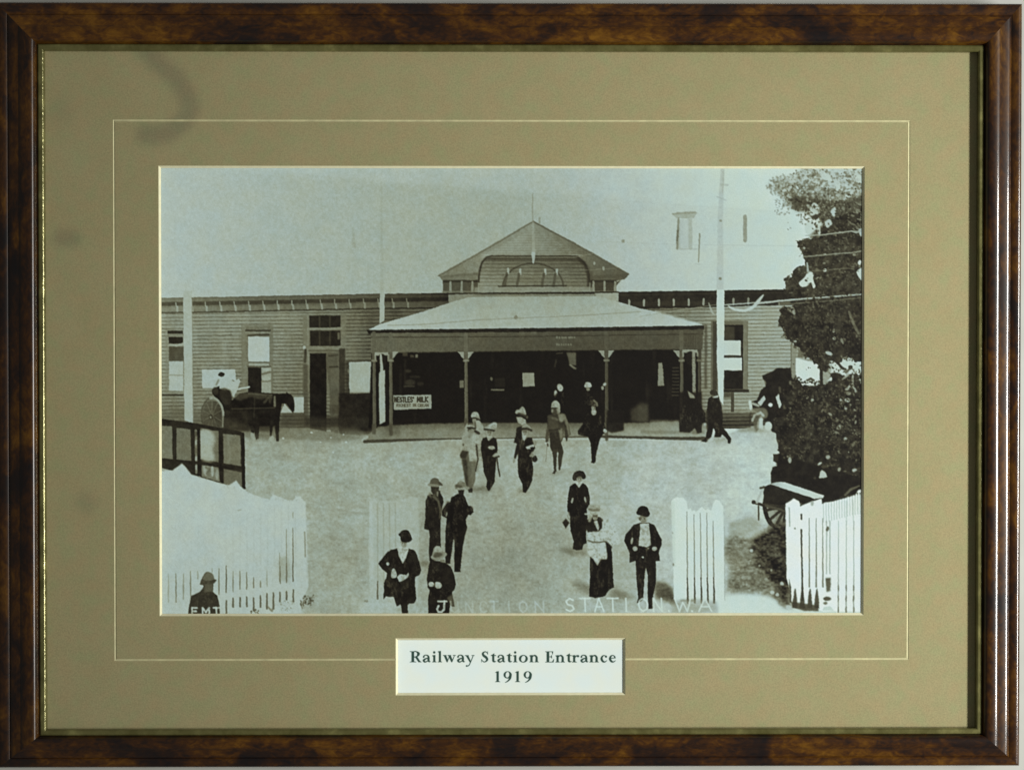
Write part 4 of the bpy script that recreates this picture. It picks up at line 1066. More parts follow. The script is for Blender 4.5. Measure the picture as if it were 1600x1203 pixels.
# man striding at the right corner, dark figure under the verandah corner
view(1000, 560, 7.273)
cast([(740, 900), (960, 880), (1030, 960), (760, 950)], 0.25, 120)
fig('p_corner', 'person', 'dark standing figure at the right corner post of the verandah, printed')
poly([(480, 370), (535, 360), (560, 440), (640, 455), (700, 560), (740, 620), (740, 720), (700, 740), (700, 840), (640, 850), (620, 790), (560, 840), (440, 830), (440, 620), (480, 560)], 22, 0.95, 0.7); poly([(535, 360), (610, 420), (620, 450), (560, 445)], 152, 0.9, 0.7); poly([(575, 850), (620, 790), (650, 850)], 110, 0.7, 0.8); ell(740, 745, 22, 18, 170, 0, 0.9, 0.5)
fig('p_stride', 'person', 'man in a dark suit striding past the right window, printed')
poly([(770, 450), (810, 425), (890, 430), (920, 530), (940, 650), (930, 760), (970, 820), (1035, 910), (1020, 965), (995, 960), (990, 920), (930, 860), (910, 890), (840, 890), (850, 830), (830, 780), (810, 880), (770, 930), (745, 950), (690, 940), (740, 900), (760, 800), (750, 600)], 24, 1, 0.5)
blob([(790, 400), (800, 360), (840, 350), (870, 370), (880, 415), (840, 420)], 42, 1, 0.5); poly([(815, 435), (880, 415), (885, 440), (830, 445)], 176, 1, 0.5); ell(800, 920, 40, 20, 190, -20, 0.8, 0.8)
line([(755, 600), (762, 800)], 3, 60, 0.6, 1)

# ---- motor carriage half hidden by the shrubs
fig('carriage', 'carriage', 'dark carriage with a raised hood half hidden by the shrubs, printed')
view(1180, 560, 8.889)
poly([(90, 230), (220, 180), (300, 130), (490, 125), (510, 300), (600, 420), (600, 900), (340, 1060), (230, 1010), (130, 850), (60, 760), (-70, 680), (-60, 600), (20, 570), (80, 430), (140, 380), (100, 270)], 26, 1, 0.6)
ell(105, 340, 40, 38, 158, 0, 0.8, 1); poly([(280, 530), (330, 480), (335, 560), (370, 650), (330, 690), (300, 600)], 196, 1, 0.5); ell(207, 640, 28, 26, 208, 0, 1, 0.5)
poly([(30, 610), (120, 510), (140, 560), (70, 660)], 186, 1, 0.5); line([(-75, 600), (-60, 690)], 5, 200, 1, 0.5); line([(-40, 620), (40, 650)], 4, 170, 0.9, 0.6); line([(335, 400), (345, 460)], 3, 90, 0.7, 0.7); ell(485, 330, 20, 30, 120, 0, 0.8, 0.8)
blob([(-60, 700), (60, 680), (150, 700), (170, 800), (100, 830), (30, 780)], 120, 0.8, 1); line([(-40, 860), (-10, 790), (70, 745), (110, 790)], 4, 176, 0.9, 0.6); ell(30, 900, 55, 120, 84, 0, 0.8, 1.2); ell(60, 890, 32, 95, 172, 12, 0.8, 1); line([(80, 850), (75, 980), (30, 1040)], 6, 200, 0.9, 0.5); ell(180, 935, 52, 62, 198, 0, 1, 0.6); ell(310, 905, 14, 20, 110, 0, 0.7, 0.7)
line([(-70, 760), (-80, 950)], 3, 40, 0.7, 1); poly([(-260, 960), (-80, 930), (130, 990), (80, 1030), (-250, 1010)], 110, 0.5, 2)

# ---- tree and shrubs
fig('tree', 'tree', 'big dark leafy tree and shrubs filling the right side, printed')
view(1180, 260, 8.889)
rg = fbm(6, 31, 3)
def leaf(pts, tone, a=1.0):
    poly(pts, tone, a, 0.4, True, True, rg)
LT = 40 + (NL - 0.5) * 60 + np.maximum(0, NL2 - 0.62) * 170
LT = np.clip(LT, 24, 150)
TOP = [(160, 290), (200, 200), (330, 150), (480, 130), (590, 60), (700, 30), (1520, 20), (1520, 560), (1100, 560), (760, 480), (640, 590), (500, 580), (420, 520), (320, 400)]
poly(TOP, 150, 0.35, 3.5, True)
dabs(TOP, 620, (92, 150), (1.2, 3.2), (0.9, 2.2), 61, (0.45, 0.9), edge=2.5)
dabs([(240, 460), (400, 440), (470, 640), (420, 690), (290, 690)], 40, (120, 165), (1.0, 2.4), (0.8, 1.6), 62, (0.4, 0.8), edge=2)
dabs([(130, 300), (260, 180), (420, 130), (430, 300), (250, 360)], 60, (120, 165), (1.2, 2.6), (0.9, 1.8), 63, (0.4, 0.8), edge=3)
dabs([(560, 640), (760, 640), (760, 800), (640, 800)], 24, (90, 160), (1.0, 2.2), (0.8, 1.6), 64, (0.4, 0.8), edge=2)
MID = [(330, 330), (480, 230), (700, 240), (900, 300), (1180, 360), (1350, 440), (1520, 300), (1520, 700), (900, 700), (860, 560), (740, 620), (540, 590), (450, 500)]
poly(MID, 112, 0.6, 3.0, True)
dabs(MID, 520, (66, 128), (1.2, 3.2), (0.9, 2.2), 65, (0.5, 0.95), edge=2)
dabs(MID, 170, (140, 186), (0.9, 2.2), (0.7, 1.5), 66, (0.5, 0.9))
dabs(TOP, 150, (170, 206), (1.2, 3.4), (1.0, 2.4), 67, (0.5, 0.95))
LOWM = [(480, 440), (640, 420), (800, 440), (1000, 480), (1250, 480), (1520, 470), (1520, 1050), (800, 1010), (830, 880), (920, 830), (900, 720), (760, 690), (730, 620), (560, 600)]
poly(LOWM, 66, 0.85, 2.2, True)
dabs(LOWM, 520, (40, 96), (1.2, 3.2), (0.9, 2.2), 68, (0.5, 0.95), edge=1.5)
dabs(LOWM, 110, (110, 170), (0.8, 1.9), (0.6, 1.2), 69, (0.5, 0.9))
view(1180, 380, 8.889)
leaf([(560, 20), (640, -40), (780, -70), (900, -120), (960, -300), (1300, -420), (1700, -420), (1700, 1400), (560, 1400), (520, 1150), (420, 1000), (330, 920), (540, 850), (600, 800), (380, 700), (420, 630), (400, 520), (430, 460), (500, 500), (520, 400), (570, 330), (700, 300), (650, 200), (640, 100)], LT, 0.93)
BIG = [(560, 20), (800, -60), (1000, -300), (1520, -400), (1520, 1400), (600, 1300), (540, 850), (600, 800), (400, 640), (430, 470), (520, 400), (700, 300), (640, 100)]
dabs(BIG, 420, (26, 46), (1.2, 3.4), (0.9, 2.2), 70, (0.4, 0.9), edge=1.6)
dabs(BIG, 330, (50, 88), (0.8, 2.4), (0.6, 1.4), 71, (0.35, 0.8))
# sky seen through the leaves
for pts in ([(740, 230), (790, 500), (850, 600), (870, 560), (850, 500), (880, 480)],):
    pass
SK = 208.0
view(1180, 260, 8.889)
for pts in ([(740, 640), (770, 540), (820, 500), (880, 560), (880, 640), (800, 690)], [(1040, 620), (1100, 560), (1110, 640), (1080, 700)], [(960, 770), (1030, 730), (1060, 800), (990, 850)], [(1100, 240), (1150, 210), (1180, 280), (1130, 330)], [(1375, 180), (1420, 100), (1480, 160), (1500, 230), (1420, 220)], [(900, 130), (980, 90), (1060, 170), (980, 200)], [(840, 760), (870, 710), (890, 800), (900, 930), (870, 930)], [(1430, 880), (1480, 860), (1510, 920), (1460, 970)], [(1250, 390), (1330, 420), (1260, 430)], [(690, 800), (760, 760), (800, 800), (790, 900), (700, 930)]):
    blob(pts, SK - 6, 0.92, 0.7)
dabs([(660, 500), (1120, 480), (1500, 100), (1520, 960), (860, 960), (680, 800)], 150, (44, 120), (1.0, 2.6), (0.8, 1.8), 81, (0.6, 1.0))
ell(790, 575, 12, 16, 110, 0, 0.8, 0.6); poly([(770, 700), (830, 660), (890, 690), (830, 750)], 50, 0.9, 0.6); ell(850, 830, 14, 24, 70, 0, 0.9, 0.6); ell(735, 760, 16, 12, 90, 0, 0.8, 0.6); ell(690, 800, 16, 10, 110, 0, 0.7, 0.6)
rr = np.random.RandomState(7)
for k in range(24):
    x, y = rr.uniform(300, 1480), rr.uniform(120, 640)
    ell(x, y, rr.uniform(14, 40), rr.uniform(10, 26), rr.choice([186, 172, 92, 104, 78]), rr.uniform(0, 180), rr.uniform(0.3, 0.75), 0.7)
for k in range(34):
    x, y = rr.uniform(1290, 1480), rr.uniform(480, 900)
    line([(x, y), (x + rr.uniform(20, 60), y + rr.uniform(5, 30))], rr.uniform(1.0, 2.2), rr.uniform(100, 170), 0.7, 0.5)
view(1180, 380, 8.889)
for pts in ([(600, 550), (660, 490), (700, 440), (740, 385), (800, 420), (800, 500), (830, 590), (800, 620), (770, 540), (710, 590), (640, 600)], [(1405, 400), (1460, 340), (1510, 330), (1510, 520), (1460, 500)], [(1420, 270), (1445, 230), (1470, 260), (1445, 305)]):
    blob(pts, SK, 1, 0.5)
line([(715, 270), (725, 390)], [2, 3.4], 176, 0.95, 0.5); ell(700, 515, 22, 14, 50, 30, 0.9, 0.5); ell(962, 372, 26, 24, 206, 0, 1, 0.5); ell(855, 480, 26, 12, 148, -30, 0.9, 0.6); ell(672, 62, 18, 16, 168, 0, 0.9, 0.6)
blob([(440, 910), (520, 880), (555, 990), (500, 960)], 158, 0.85, 0.7); ell(525, 1030, 24, 20, 128, 0, 0.7, 0.8)
for k in range(60):
    x, y = rr.uniform(680, 1500), rr.uniform(20, 660)
    ell(x, y, rr.uniform(7, 26), rr.uniform(6, 13), rr.choice([60, 72, 84, 96, 150]), rr.uniform(0, 180), rr.uniform(0.35, 0.8), 0.7)
# wires across the tree
line([(690, -110), (900, -118), (1330, -170), (1400, -155), (1500, -190)], [1.6, 2, 2.2, 3.4, 2.4], 168, 0.9, 0.5)
line([(660, 185), (900, 165), (1100, 145), (1330, 128), (1510, 100)], 1.9, 150, 0.85, 0.5); ell(960, 150, 22, 10, 168, 0, 0.8, 0.5); ell(1370, 155, 26, 18, 150, 20, 0.8, 0.6)
line([(740, 392), (960, 372), (1300, 342), (1370, 360)], 1.4, 112, 0.8, 0.5)
line([(0, 840), (300, 800), (700, 765), (1100, 735), (1510, 700)], 2.3, 178, 0.95, 0.4); line([(320, 850), (500, 838), (1100, 790), (1510, 745)], 1.5, 116, 0.8, 0.5); line([(325, 805), (325, 850)], 1.6, 160, 0.8, 0.5); poly([(330, 815), (480, 800), (480, 835), (335, 845)], 140, 0.5, 0.7)
# lower crown over the shed and shrubs
view(1100, 445, 6.154)
poly([(880, 700), (1120, 760), (1110, 960), (930, 960), (880, 860)], 214, 1, 0.6); poly([(1150, 790), (1260, 720), (1500, 700), (1530, 860), (1380, 870), (1160, 930)], 206, 1, 0.7); poly([(1140, 800), (1230, 760), (1210, 900), (1150, 960)], 150, 0.9, 0.8)
leaf([(880, 330), (1000, 360), (1600, 380), (1600, 660), (1480, 740), (1400, 700), (1330, 690), (1300, 770), (1230, 720), (1190, 800), (1150, 830), (1110, 800), (1060, 740), (1000, 700), (950, 690), (900, 590), (870, 600), (850, 530), (790, 520), (760, 420), (720, 360), (715, 300), (740, 235), (800, 260), (870, 300)], LT - 6, 0.97)
rect(1112, 780, 1142, 970, 40, 1, 0.5); ell(875, 540, 14, 12, 178, 0, 0.9, 0.5); poly([(905, 600), (950, 650), (945, 700), (895, 690)], 96, 0.9, 0.8)
poly([(1380, 250), (1400, 250), (1440, 350), (1510, 490), (1490, 500), (1420, 370)], 112, 0.85, 0.6)
for k in range(46):
    x, y = rr.uniform(900, 1510), rr.uniform(180, 640)
    ell(x, y, rr.uniform(6, 22), rr.uniform(5, 10), rr.choice([50, 62, 74, 96]), rr.uniform(20, 160), rr.uniform(0.35, 0.8), 0.7)
ell(1245, 440, 12, 18, 168, 20, 0.9, 0.5); ell(1250, 512, 16, 16, 168, 0, 0.9, 0.5); ell(1325, 540, 12, 30, 140, -20, 0.8, 0.6); ell(1200, 655, 36, 16, 186, 20, 0.95, 0.5)
view(1180, 560, 8.889)
leaf([(490, 280), (580, 270), (640, 350), (780, 380), (900, 350), (960, 360), (1050, 290), (1050, 210), (1180, 210), (1240, 250), (1320, 200), (1480, 230), (1700, 200), (1700, 2600), (1300, 2700), (330, 2300), (330, 1250), (280, 1040), (250, 860), (380, 600), (380, 420), (500, 370)], LT - 8, 0.97)
poly([(290, 1000), (340, 1000), (360, 1330), (330, 1330), (320, 1200), (290, 1120)], 34, 0.8, 0.6)
for pts in ([(1190, 300), (1290, 190), (1310, 220), (1220, 300)], [(1330, 350), (1345, 220), (1365, 220), (1360, 340), (1420, 460), (1390, 470)], [(1420, 240), (1445, 240), (1500, 360), (1480, 370)], [(1240, 430), (1310, 360), (1330, 380), (1280, 440)]):
    poly(pts, 172, 0.9, 0.6)
for x, y, a, b, r, t_ in ((1190, 590, 18, 40, 0, 200), (1280, 575, 40, 28, 10, 200), (1295, 480, 34, 22, 0, 160), (725, 540, 12, 22, 30, 170), (793, 575, 22, 26, 0, 178), (1262, 692, 18, 20, 0, 168), (1375, 712, 38, 12, 10, 158), (1040, 770, 34, 18, 40, 150), (1165, 945, 40, 20, -50, 168), (1140, 1030, 45, 16, 20, 132), (1250, 1105, 30, 16, 10, 186), (1395, 880, 12, 30, 10, 160), (1480, 900, 12, 40, 0, 110), (930, 720, 14, 30, 30, 120), (1000, 660, 18, 30, 10, 100), (950, 850, 18, 26, 0, 100), (1140, 865, 16, 20, 0, 110), (1390, 800, 14, 14, 0, 140)):
    ell(x, y, a, b, t_, r, 0.85, 0.7)
for k in range(110):
    x, y = rr.uniform(820, 1500), rr.uniform(330, 1250)
    ell(x, y, rr.uniform(6, 24), rr.uniform(5, 11), rr.choice([52, 62, 74, 90, 120]), rr.uniform(0, 180), rr.uniform(0.3, 0.75), 0.7)
poly([(560, 290), (880, 300), (900, 370), (740, 378), (600, 360)], 206, 0.0)
blob([(1050, 250), (1060, 200), (1130, 190), (1200, 230), (1120, 270)], 34, 0.9, 0.6); line([(1150, 60), (1200, 130), (1250, 150)], 4, 40, 0.9, 0.5); ell(1320, 120, 32, 32, 36, 0, 0.95, 0.5); line([(1320, 130), (1260, 190)], 4, 60, 0.8, 0.5); line([(720, 300), (770, 275), (810, 300)], 3.6, 60, 0.9, 0.5)
view(1100, 445, 6.154)
LOWC = [(860, 190), (1000, 60), (1540, 60), (1540, 660), (1330, 690), (1150, 830), (1000, 700), (870, 600), (790, 520), (720, 360), (740, 235)]
dabs(LOWC, 430, (52, 96), (0.8, 2.2), (0.6, 1.2), 72, (0.3, 0.75)); dabs(LOWC, 200, (26, 42), (1.2, 3.0), (0.9, 2.0), 73, (0.5, 0.95), edge=1.8)
dabs([(880, 880), (930, 940), (1110, 960), (1110, 920), (1000, 930)], 26, (26, 44), (1.0, 2.4), (0.8, 1.6), 74, (0.7, 1.0), edge=1.2)
dabs([(950, 690), (1060, 740), (1120, 800), (1110, 760), (1000, 690)], 22, (30, 46), (1.0, 2.6), (0.8, 1.6), 75, (0.7, 1.0), edge=1.2)
dabs([(1200, 720), (1340, 690), (1500, 740), (1530, 860), (1380, 870), (1250, 900)], 42, (30, 60), (0.9, 2.6), (0.6, 1.3), 76, (0.7, 1.0), edge=1.0)
view(1180, 560, 8.889)
SHR = [(580, 400), (900, 380), (1060, 300), (1240, 260), (1540, 240), (1540, 1300), (700, 1300), (520, 1000), (480, 600)]
dabs(SHR, 460, (48, 92), (0.8, 2.3), (0.6, 1.3), 77, (0.3, 0.8)); dabs([(900, 420), (1540, 300), (1540, 1250), (1000, 1000)], 120, (100, 160), (0.7, 1.7), (0.5, 1.0), 78, (0.4, 0.85)); dabs(SHR, 260, (22, 36), (1.0, 2.8), (0.8, 1.8), 79, (0.5, 0.95), edge=1.5)
# ---- two wheeled dray
fig('dray', 'cart', 'dark two wheeled cart with a pale plank behind the right fence, printed')
view(1180, 690, 8.889)
poly([(220, 580), (215, 430), (240, 350), (330, 320), (255, 270), (250, 170), (340, 165), (420, 200), (1480, 500), (1480, 700), (1200, 760), (960, 900), (640, 850), (420, 900), (250, 870), (130, 860), (110, 700), (130, 620)], 25, 1, 0.6)
poly([(255, 270), (250, 170), (330, 165), (310, 270)], 46, 0.8, 0.6)
for x, y, a, b, r, t_ in ((480, 250, 22, 45, 0, 178), (450, 205, 16, 14, 0, 130), (895, 302, 36, 12, -35, 214), (1010, 210, 30, 30, 20, 170), (1160, 130, 16, 16, 0, 110), (1170, 380, 20, 30, 20, 160), (1380, 392, 34, 24, -20, 190), (400, 220, 16, 12, 0, 90), (1370, 30, 20, 40, 20, 110), (1400, 170, 20, 30, 0, 66), (1465, 180, 12, 40, 0, 84), (830, 500, 20, 18, 0, 62), (960, 345, 40, 20, -20, 60)):
    ell(x, y, a, b, t_, r, 0.9, 0.7)
poly([(905, 410), (930, 390), (975, 420), (1000, 490), (885, 505)], 190, 1, 0.6)
poly([(160, 870), (400, 900), (420, 1200), (180, 1200)], 150, 0.9, 1)
t = np.linspace(0, 2 * np.pi, 41)
line(np.stack([430 + 300 * np.cos(t), 880 + 360 * np.sin(t)], 1), 6.5, 30, 1, 0.5)
for a in (100, 122, 145, 170):
    line([(430, 890), (430 + 290 * np.cos(np.radians(a)), 890 + 350 * np.sin(np.radians(a)))], 4.6, 44, 1, 0.5)
poly([(130, 640), (200, 590), (250, 600), (780, 770), (620, 800), (420, 840), (180, 860)], 32, 0.9, 0.7)
poly([(190, 580), (330, 555), (410, 560), (960, 745), (940, 780), (830, 790), (600, 715), (250, 600)], lambda x, y: ramp(x, [1202, 1225, 1290], [160, 205, 208]), 1, 0.5)
line([(1250, 740), (1330, 660), (1450, 610)], [3, 4, 2], 110, 0.8, 0.7)
poly([(120, 840), (420, 890), (420, 990), (330, 960), (130, 900)], 40, 0.9, 0.6); line([(20, 850), (130, 880), (410, 960)], [4, 4, 3], 72, 0.95, 0.5); ell(-25, 835, 30, 28, 34, 0, 1, 0.5); line([(-20, 840), (120, 885)], 4, 40, 1, 0.5)
line([(45, 890), (48, 1080)], 2.6, 50, 0.95, 0.5); line([(20, 840), (100, 650)], 4, 178, 0.9, 0.6); line([(70, 640), (120, 625)], 3.4, 40, 0.9, 0.5)
# shade and stones under the cart
fig(None)
view(1030, 760, 4.848)
poly([(500, 430), (560, 360), (700, 380), (800, 340), (980, 300), (980, 900), (900, 880), (840, 830), (700, 810), (560, 790), (500, 740)], lambda x, y: 0 * x + 1.0, 0, 0)
SHD = 66 + (NW - 0.5) * 130 + (N3 - 0.5) * 40 + (vnoise(6, 73, 3) - 0.5) * 50
poly([(498, 420), (570, 365), (700, 400), (800, 330), (985, 300), (985, 890), (920, 900), (880, 840), (720, 810), (560, 800), (510, 760), (540, 640), (500, 520)], SHD + 36, 0.85, 5.0, True, True)
poly([(700, 420), (800, 350), (985, 300), (985, 880), (900, 840), (860, 720), (760, 640), (720, 520)], SHD - 26, 0.9, 4.5, True, True)
poly([(500, 480), (700, 490), (720, 540), (560, 620), (520, 560)], 118 + (NW - 0.5) * 60, 0.5, 3, True)
poly([(540, 270), (700, 230), (780, 300), (640, 360), (540, 370)], 128 + (NW - 0.5) * 50, 0.45, 3, True)
for x, y, r in ((632, 688, 12), (858, 802, 15), (897, 818, 14), (700, 485, 14), (600, 630, 10), (810, 700, 12), (930, 735, 14), (850, 635, 10), (690, 560, 8), (760, 600, 9), (980, 915, 20)):
    ell(x, y, r, r * 0.9, 196 if r > 13 else 158, 0, 0.85, 0.6)
poly([(500, 830), (700, 820), (860, 850), (960, 930), (1240, 945), (1560, 950), (1560, 1030), (300, 1030), (380, 930)], 214, 0.9, 2.0, True, True)
# ---- picket fences
fig('fence_c', 'picket_fence', 'short white picket panel right of the gateway, printed')
view(1030, 760, 4.848)
poly([(90, 110), (100, 90), (130, 78), (180, 82), (205, 110), (215, 170), (235, 160), (245, 185), (265, 175), (275, 195), (290, 180), (320, 150), (350, 180), (365, 165), (395, 180), (405, 130), (425, 95), (455, 105), (485, 150), (495, 860), (470, 900), (330, 905), (300, 900), (240, 890), (130, 880), (110, 850), (105, 600)], 214, 1, 0.6)
for gx, y0 in ((207, 190), (260, 210), (310, 200), (358, 200), (406, 260)):
    line([(gx, y0), (gx + 4, 500), (gx + 6, 700)], [1.0, 1.8, 2.0], 112, 0.8, 0.5); line([(gx + 5, 690), (gx + 8, 780), (gx + 10, 880)], [1.4, 2.6, 3.2], 46, 0.9, 0.5)
line([(100, 120), (110, 600)], 5, 200, 0.6, 1); ell(104, 590, 6, 12, 96, 0, 0.8, 0.7); ell(100, 350, 5, 8, 140, 0, 0.7, 0.7); line([(494, 300), (496, 860)], 1, 150, 0.6, 0.5)
keep = IDM.copy(); view(); poly([(1052, 938), (1090, 936), (1120, 940), (1122, 958), (1050, 958)], 150, 0.6, 2.0); line([(1064, 938), (1084, 938)], 3, 84, 0.5, 1.2); IDM[:] = keep; view(1030, 760, 4.848)
fig('fence_d', 'picket_fence', 'tall white picket fence with a rounded gatepost at lower right, printed')
poly([(957, 130), (990, 110), (1020, 88), (1060, 110), (1070, 150), (1110, 130), (1160, 110), (1230, 90), (1235, 130), (1260, 120), (1300, 115), (1400, 90), (1490, 60), (1510, 25), (1560, 15), (1560, 950), (1240, 945), (1190, 930), (1000, 880), (985, 760), (965, 690)], 230, 1, 0.6)
rr2 = np.random.RandomState(3)
for k in range(15):
    x = 1245 + 20 * k
    y = np.interp(x, [1240, 1500], [122, 58])
    poly([(x - 6, y - 14), (x + 6, y - 14), (x, y + 12)], 40, 0.75, 0.5); line([(x, y + 8), (x + 2, y + 150)], 1, 160, 0.6, 0.5)
line([(985, 160), (990, 300)], 1.6, 128, 0.7, 0.6)
line([(1077, 210), (1078, 245)], 3, 70, 1, 0.4); line([(1077, 325), (1082, 560), (1088, 860)], [2.8, 2.6, 3.6], 66, 1, 0.4)
for gx in (1137, 1190, 1240):
    line([(gx, 240), (gx + 2, 600), (gx + 2, 760)], [1, 2.0, 2.6], 104, 0.8, 0.5)
poly([(985, 700), (1000, 760), (1005, 880), (990, 880)], 52, 0.9, 0.6)
for gx in (1030, 1085, 1143, 1196):
    poly([(gx - 4, 780), (gx + 4, 770), (gx + 16, 850), (gx + 20, 925), (gx - 18, 920), (gx - 16, 860)], 54, 0.9, 0.7)
poly([(1000, 870), (1210, 905), (1210, 945), (1100, 942), (1010, 915)], 54, 0.85, 0.9)
for gx in (1270, 1295):
    line([(gx, 260), (gx, 660)], 1.6, 140, 0.7, 0.6)
poly([(1262, 690), (1302, 690), (1300, 790), (1270, 800)], 62, 0.85, 0.9); ell(1275, 850, 30, 16, 58, 0, 0.9, 0.7); ell(1262, 885, 16, 12, 84, 0, 0.8, 0.7); poly([(1240, 940), (1250, 915), (1300, 905), (1325, 940)], 206, 0.9, 0.6)
for gx in (1360, 1420, 1477):
    line([(gx, 260), (gx, 640), (gx, 950)], [0.7, 1.2, 2.0], 128, 0.7, 0.5)
    for yy in (770, 850, 935):
        ell(gx, yy, 6, 26, 96, 0, 0.7, 0.6)
ell(1277, 320, 12, 20, 84, 20, 0.9, 0.6); ell(1028, 318, 7, 8, 120, 0, 0.8, 0.5); ell(1160, 125, 12, 20, 130, 0, 0.6, 0.7)
line([(1470, 100), (1475, 330)], 1, 150, 0.6, 0.6); line([(1420, 110), (1420, 300)], 1, 168, 0.6, 0.6)
fig('fence_a', 'picket_fence', 'long glaring white picket fence at lower left, printed')
view(245, 720, 4.912)
FA = 185 + (NB - 0.5) * 8 + ramp(YY, [735, 800, 955], [2, 2, -4])
poly([(15, 75), (120, 68), (160, 40), (190, 15), (225, 50), (265, 100), (400, 140), (540, 185), (575, 165), (605, 145), (640, 190), (690, 235), (800, 275), (860, 290), (890, 255), (950, 275), (1000, 300), (1040, 300), (1060, 275), (1095, 265), (1140, 320), (1150, 700), (1160, 960), (1100, 1080), (1100, 1190), (0, 1190)], FA, 1, 0.7)
for k in range(17):
    gx = 210 + 53 * k
    y0 = float(np.interp(gx, [60, 400, 700, 1000], [330, 420, 400, 330]))
    line([(gx, y0), (gx, 800)], [1.2, 2.2], 168, 0.18 + 0.03 * max(0, k - 6), 0.9)
for k in range(15):
    gx = 300 + 53 * k
    line([(gx + 26, float(np.interp(gx, [265, 540, 690, 800, 1000], [108, 190, 240, 280, 300])) - 2), (gx + 26, float(np.interp(gx, [265, 540, 690, 800, 1000], [108, 190, 240, 280, 300])) + 14)], [2.4, 0.8], 165, 0.5, 0.6)
for gx, y0 in ((938, 700), (990, 520), (1040, 510)):
    line([(gx, y0), (gx, 920)], [0.8, 2.0], 108 if gx < 1040 else 62, 0.85, 0.5)
line([(1040, 390), (1040, 430)], 1.6, 130, 0.7, 0.6); line([(1130, 540), (1135, 730)], 1.8, 100, 0.7, 0.6); poly([(925, 740), (1000, 730), (1030, 860), (1000, 930), (930, 900)], 138, 0.4, 2)
for gx, y0, y1, t_ in ((85, 860, 1080, 148), (143, 860, 1080, 104), (200, 860, 1055, 128), (255, 840, 1050, 110), (310, 840, 900, 138), (420, 820, 850, 140), (472, 820, 1020, 96), (528, 800, 1005, 66), (580, 840, 1000, 120), (633, 840, 980, 100), (685, 850, 980, 100), (738, 890, 970, 92), (790, 915, 965, 110), (840, 840, 960, 150), (942, 800, 935, 104), (990, 780, 930, 100)):
    line([(gx, y0), (gx, (y0 + y1) / 2), (gx, y1)], [1.0, 2.2, 1.6], t_, 0.85, 0.5)
for gx, y0, y1 in ((528, 1070, 1165), (580, 1050, 1115), (633, 1045, 1112), (685, 1040, 1112), (738, 1045, 1140), (790, 1030, 1115), (840, 1015, 1130), (890, 1010, 1130), (940, 1005, 1075), (990, 1000, 1060), (1042, 985, 1075)):
    line([(gx, y0), (gx, y1)], [2.4, 3.0], 74, 0.85, 0.5)
ell(630, 372, 18, 5, 140, -10, 0.7, 0.6); line([(840, 1110), (880, 1150), (895, 1100)], 2.6, 96, 0.7, 0.6)
line([(1140, 320), (1150, 900)], 1, 158, 0.5, 0.8)
fig(None)
dabs([(1080, 1100), (1130, 1040), (1185, 1030), (1205, 1065), (1140, 1115)], 46, (50, 110), (1.0, 2.6), (0.6, 1.4), 201, (0.5, 0.95), edge=1.5)
dabs([(930, 1080), (1040, 1070), (1050, 1150), (930, 1150)], 30, (110, 165), (0.8, 2.0), (0.6, 1.2), 202, (0.4, 0.8), edge=2)
dabs([(715, 1130), (770, 1130), (775, 1175), (715, 1175)], 16, (50, 90), (0.8, 2.0), (0.6, 1.2), 203, (0.6, 0.95), edge=1); ell(1180, 765, 30, 6, 128, 0, 0.5, 1.2, False)
fig('p_corner_low', 'person', 'head and shoulders of a man in a dark hat at lower left, printed')
poly([(230, 1190), (245, 1100), (260, 1030), (330, 995), (355, 960), (350, 940), (430, 940), (425, 1000), (460, 1030), (475, 1090), (480, 1190)], 46, 1, 0.5)
blob([(330, 940), (350, 880), (375, 850), (415, 860), (435, 900), (450, 915), (420, 945), (370, 950)], 62, 1, 0.5); blob([(345, 900), (375, 850), (420, 860), (435, 905), (390, 915)], 100, 0.8, 0.8); poly([(365, 945), (425, 940), (425, 1000), (360, 1000)], 84, 0.9, 0.9); line([(330, 940), (450, 912)], 2.4, 56, 0.9, 0.5)
# ---- white writing along the bottom edge of the print
fig(None)
view()
def hand(ch, x, y, h, w, tone=196, lw=2.4, a=0.9, sl=-0.05):
    """One hand lettered capital; it is ink on whatever lies under it."""
    keep = IDM.copy()
    text(ch, x, y, h, w, tone, lw, a, 0.25, 0.5, sl)
    IDM[:] = keep
for ch, x, w in (("F", 299.5, 8), ("M", 316, 10), ("T", 333, 9)):
    hand(ch, x, 948.5, 10.5, w, 190, 2.6, 0.95)
for ch, x, w, t_ in (("U", 704, 11, 178), ("N", 727, 11, 178), ("C", 749, 11, 182), ("T", 765, 13, 184), ("I", 793, 8, 186), ("O", 811, 12, 188), ("N", 836, 13, 188), (".", 860, 9, 190)):
    hand(ch, x, 939, 17.5, w, t_, 2.4, 0.6)
keep = IDM.copy()
line([(683, 939), (697, 939)], 2.6, 184, 0.95, 0.4); line([(693.5, 939), (693, 951), (689.5, 955.5), (684, 955.5), (681.5, 951), (684.5, 946)], 3, 184, 0.95, 0.4)
IDM[:] = keep
for ch, x, w in (("S", 884, 12), ("T", 906, 16), ("A", 929, 14), ("T", 949, 17), ("I", 976, 10), ("O", 998, 14), ("N", 1021, 13), (".", 1043, 10), ("W", 1055, 25), (".", 1079, 10), ("A", 1092, 20)):
    hand(ch, x, 934.5, 20.5, w, 212, 2.5, 0.85)

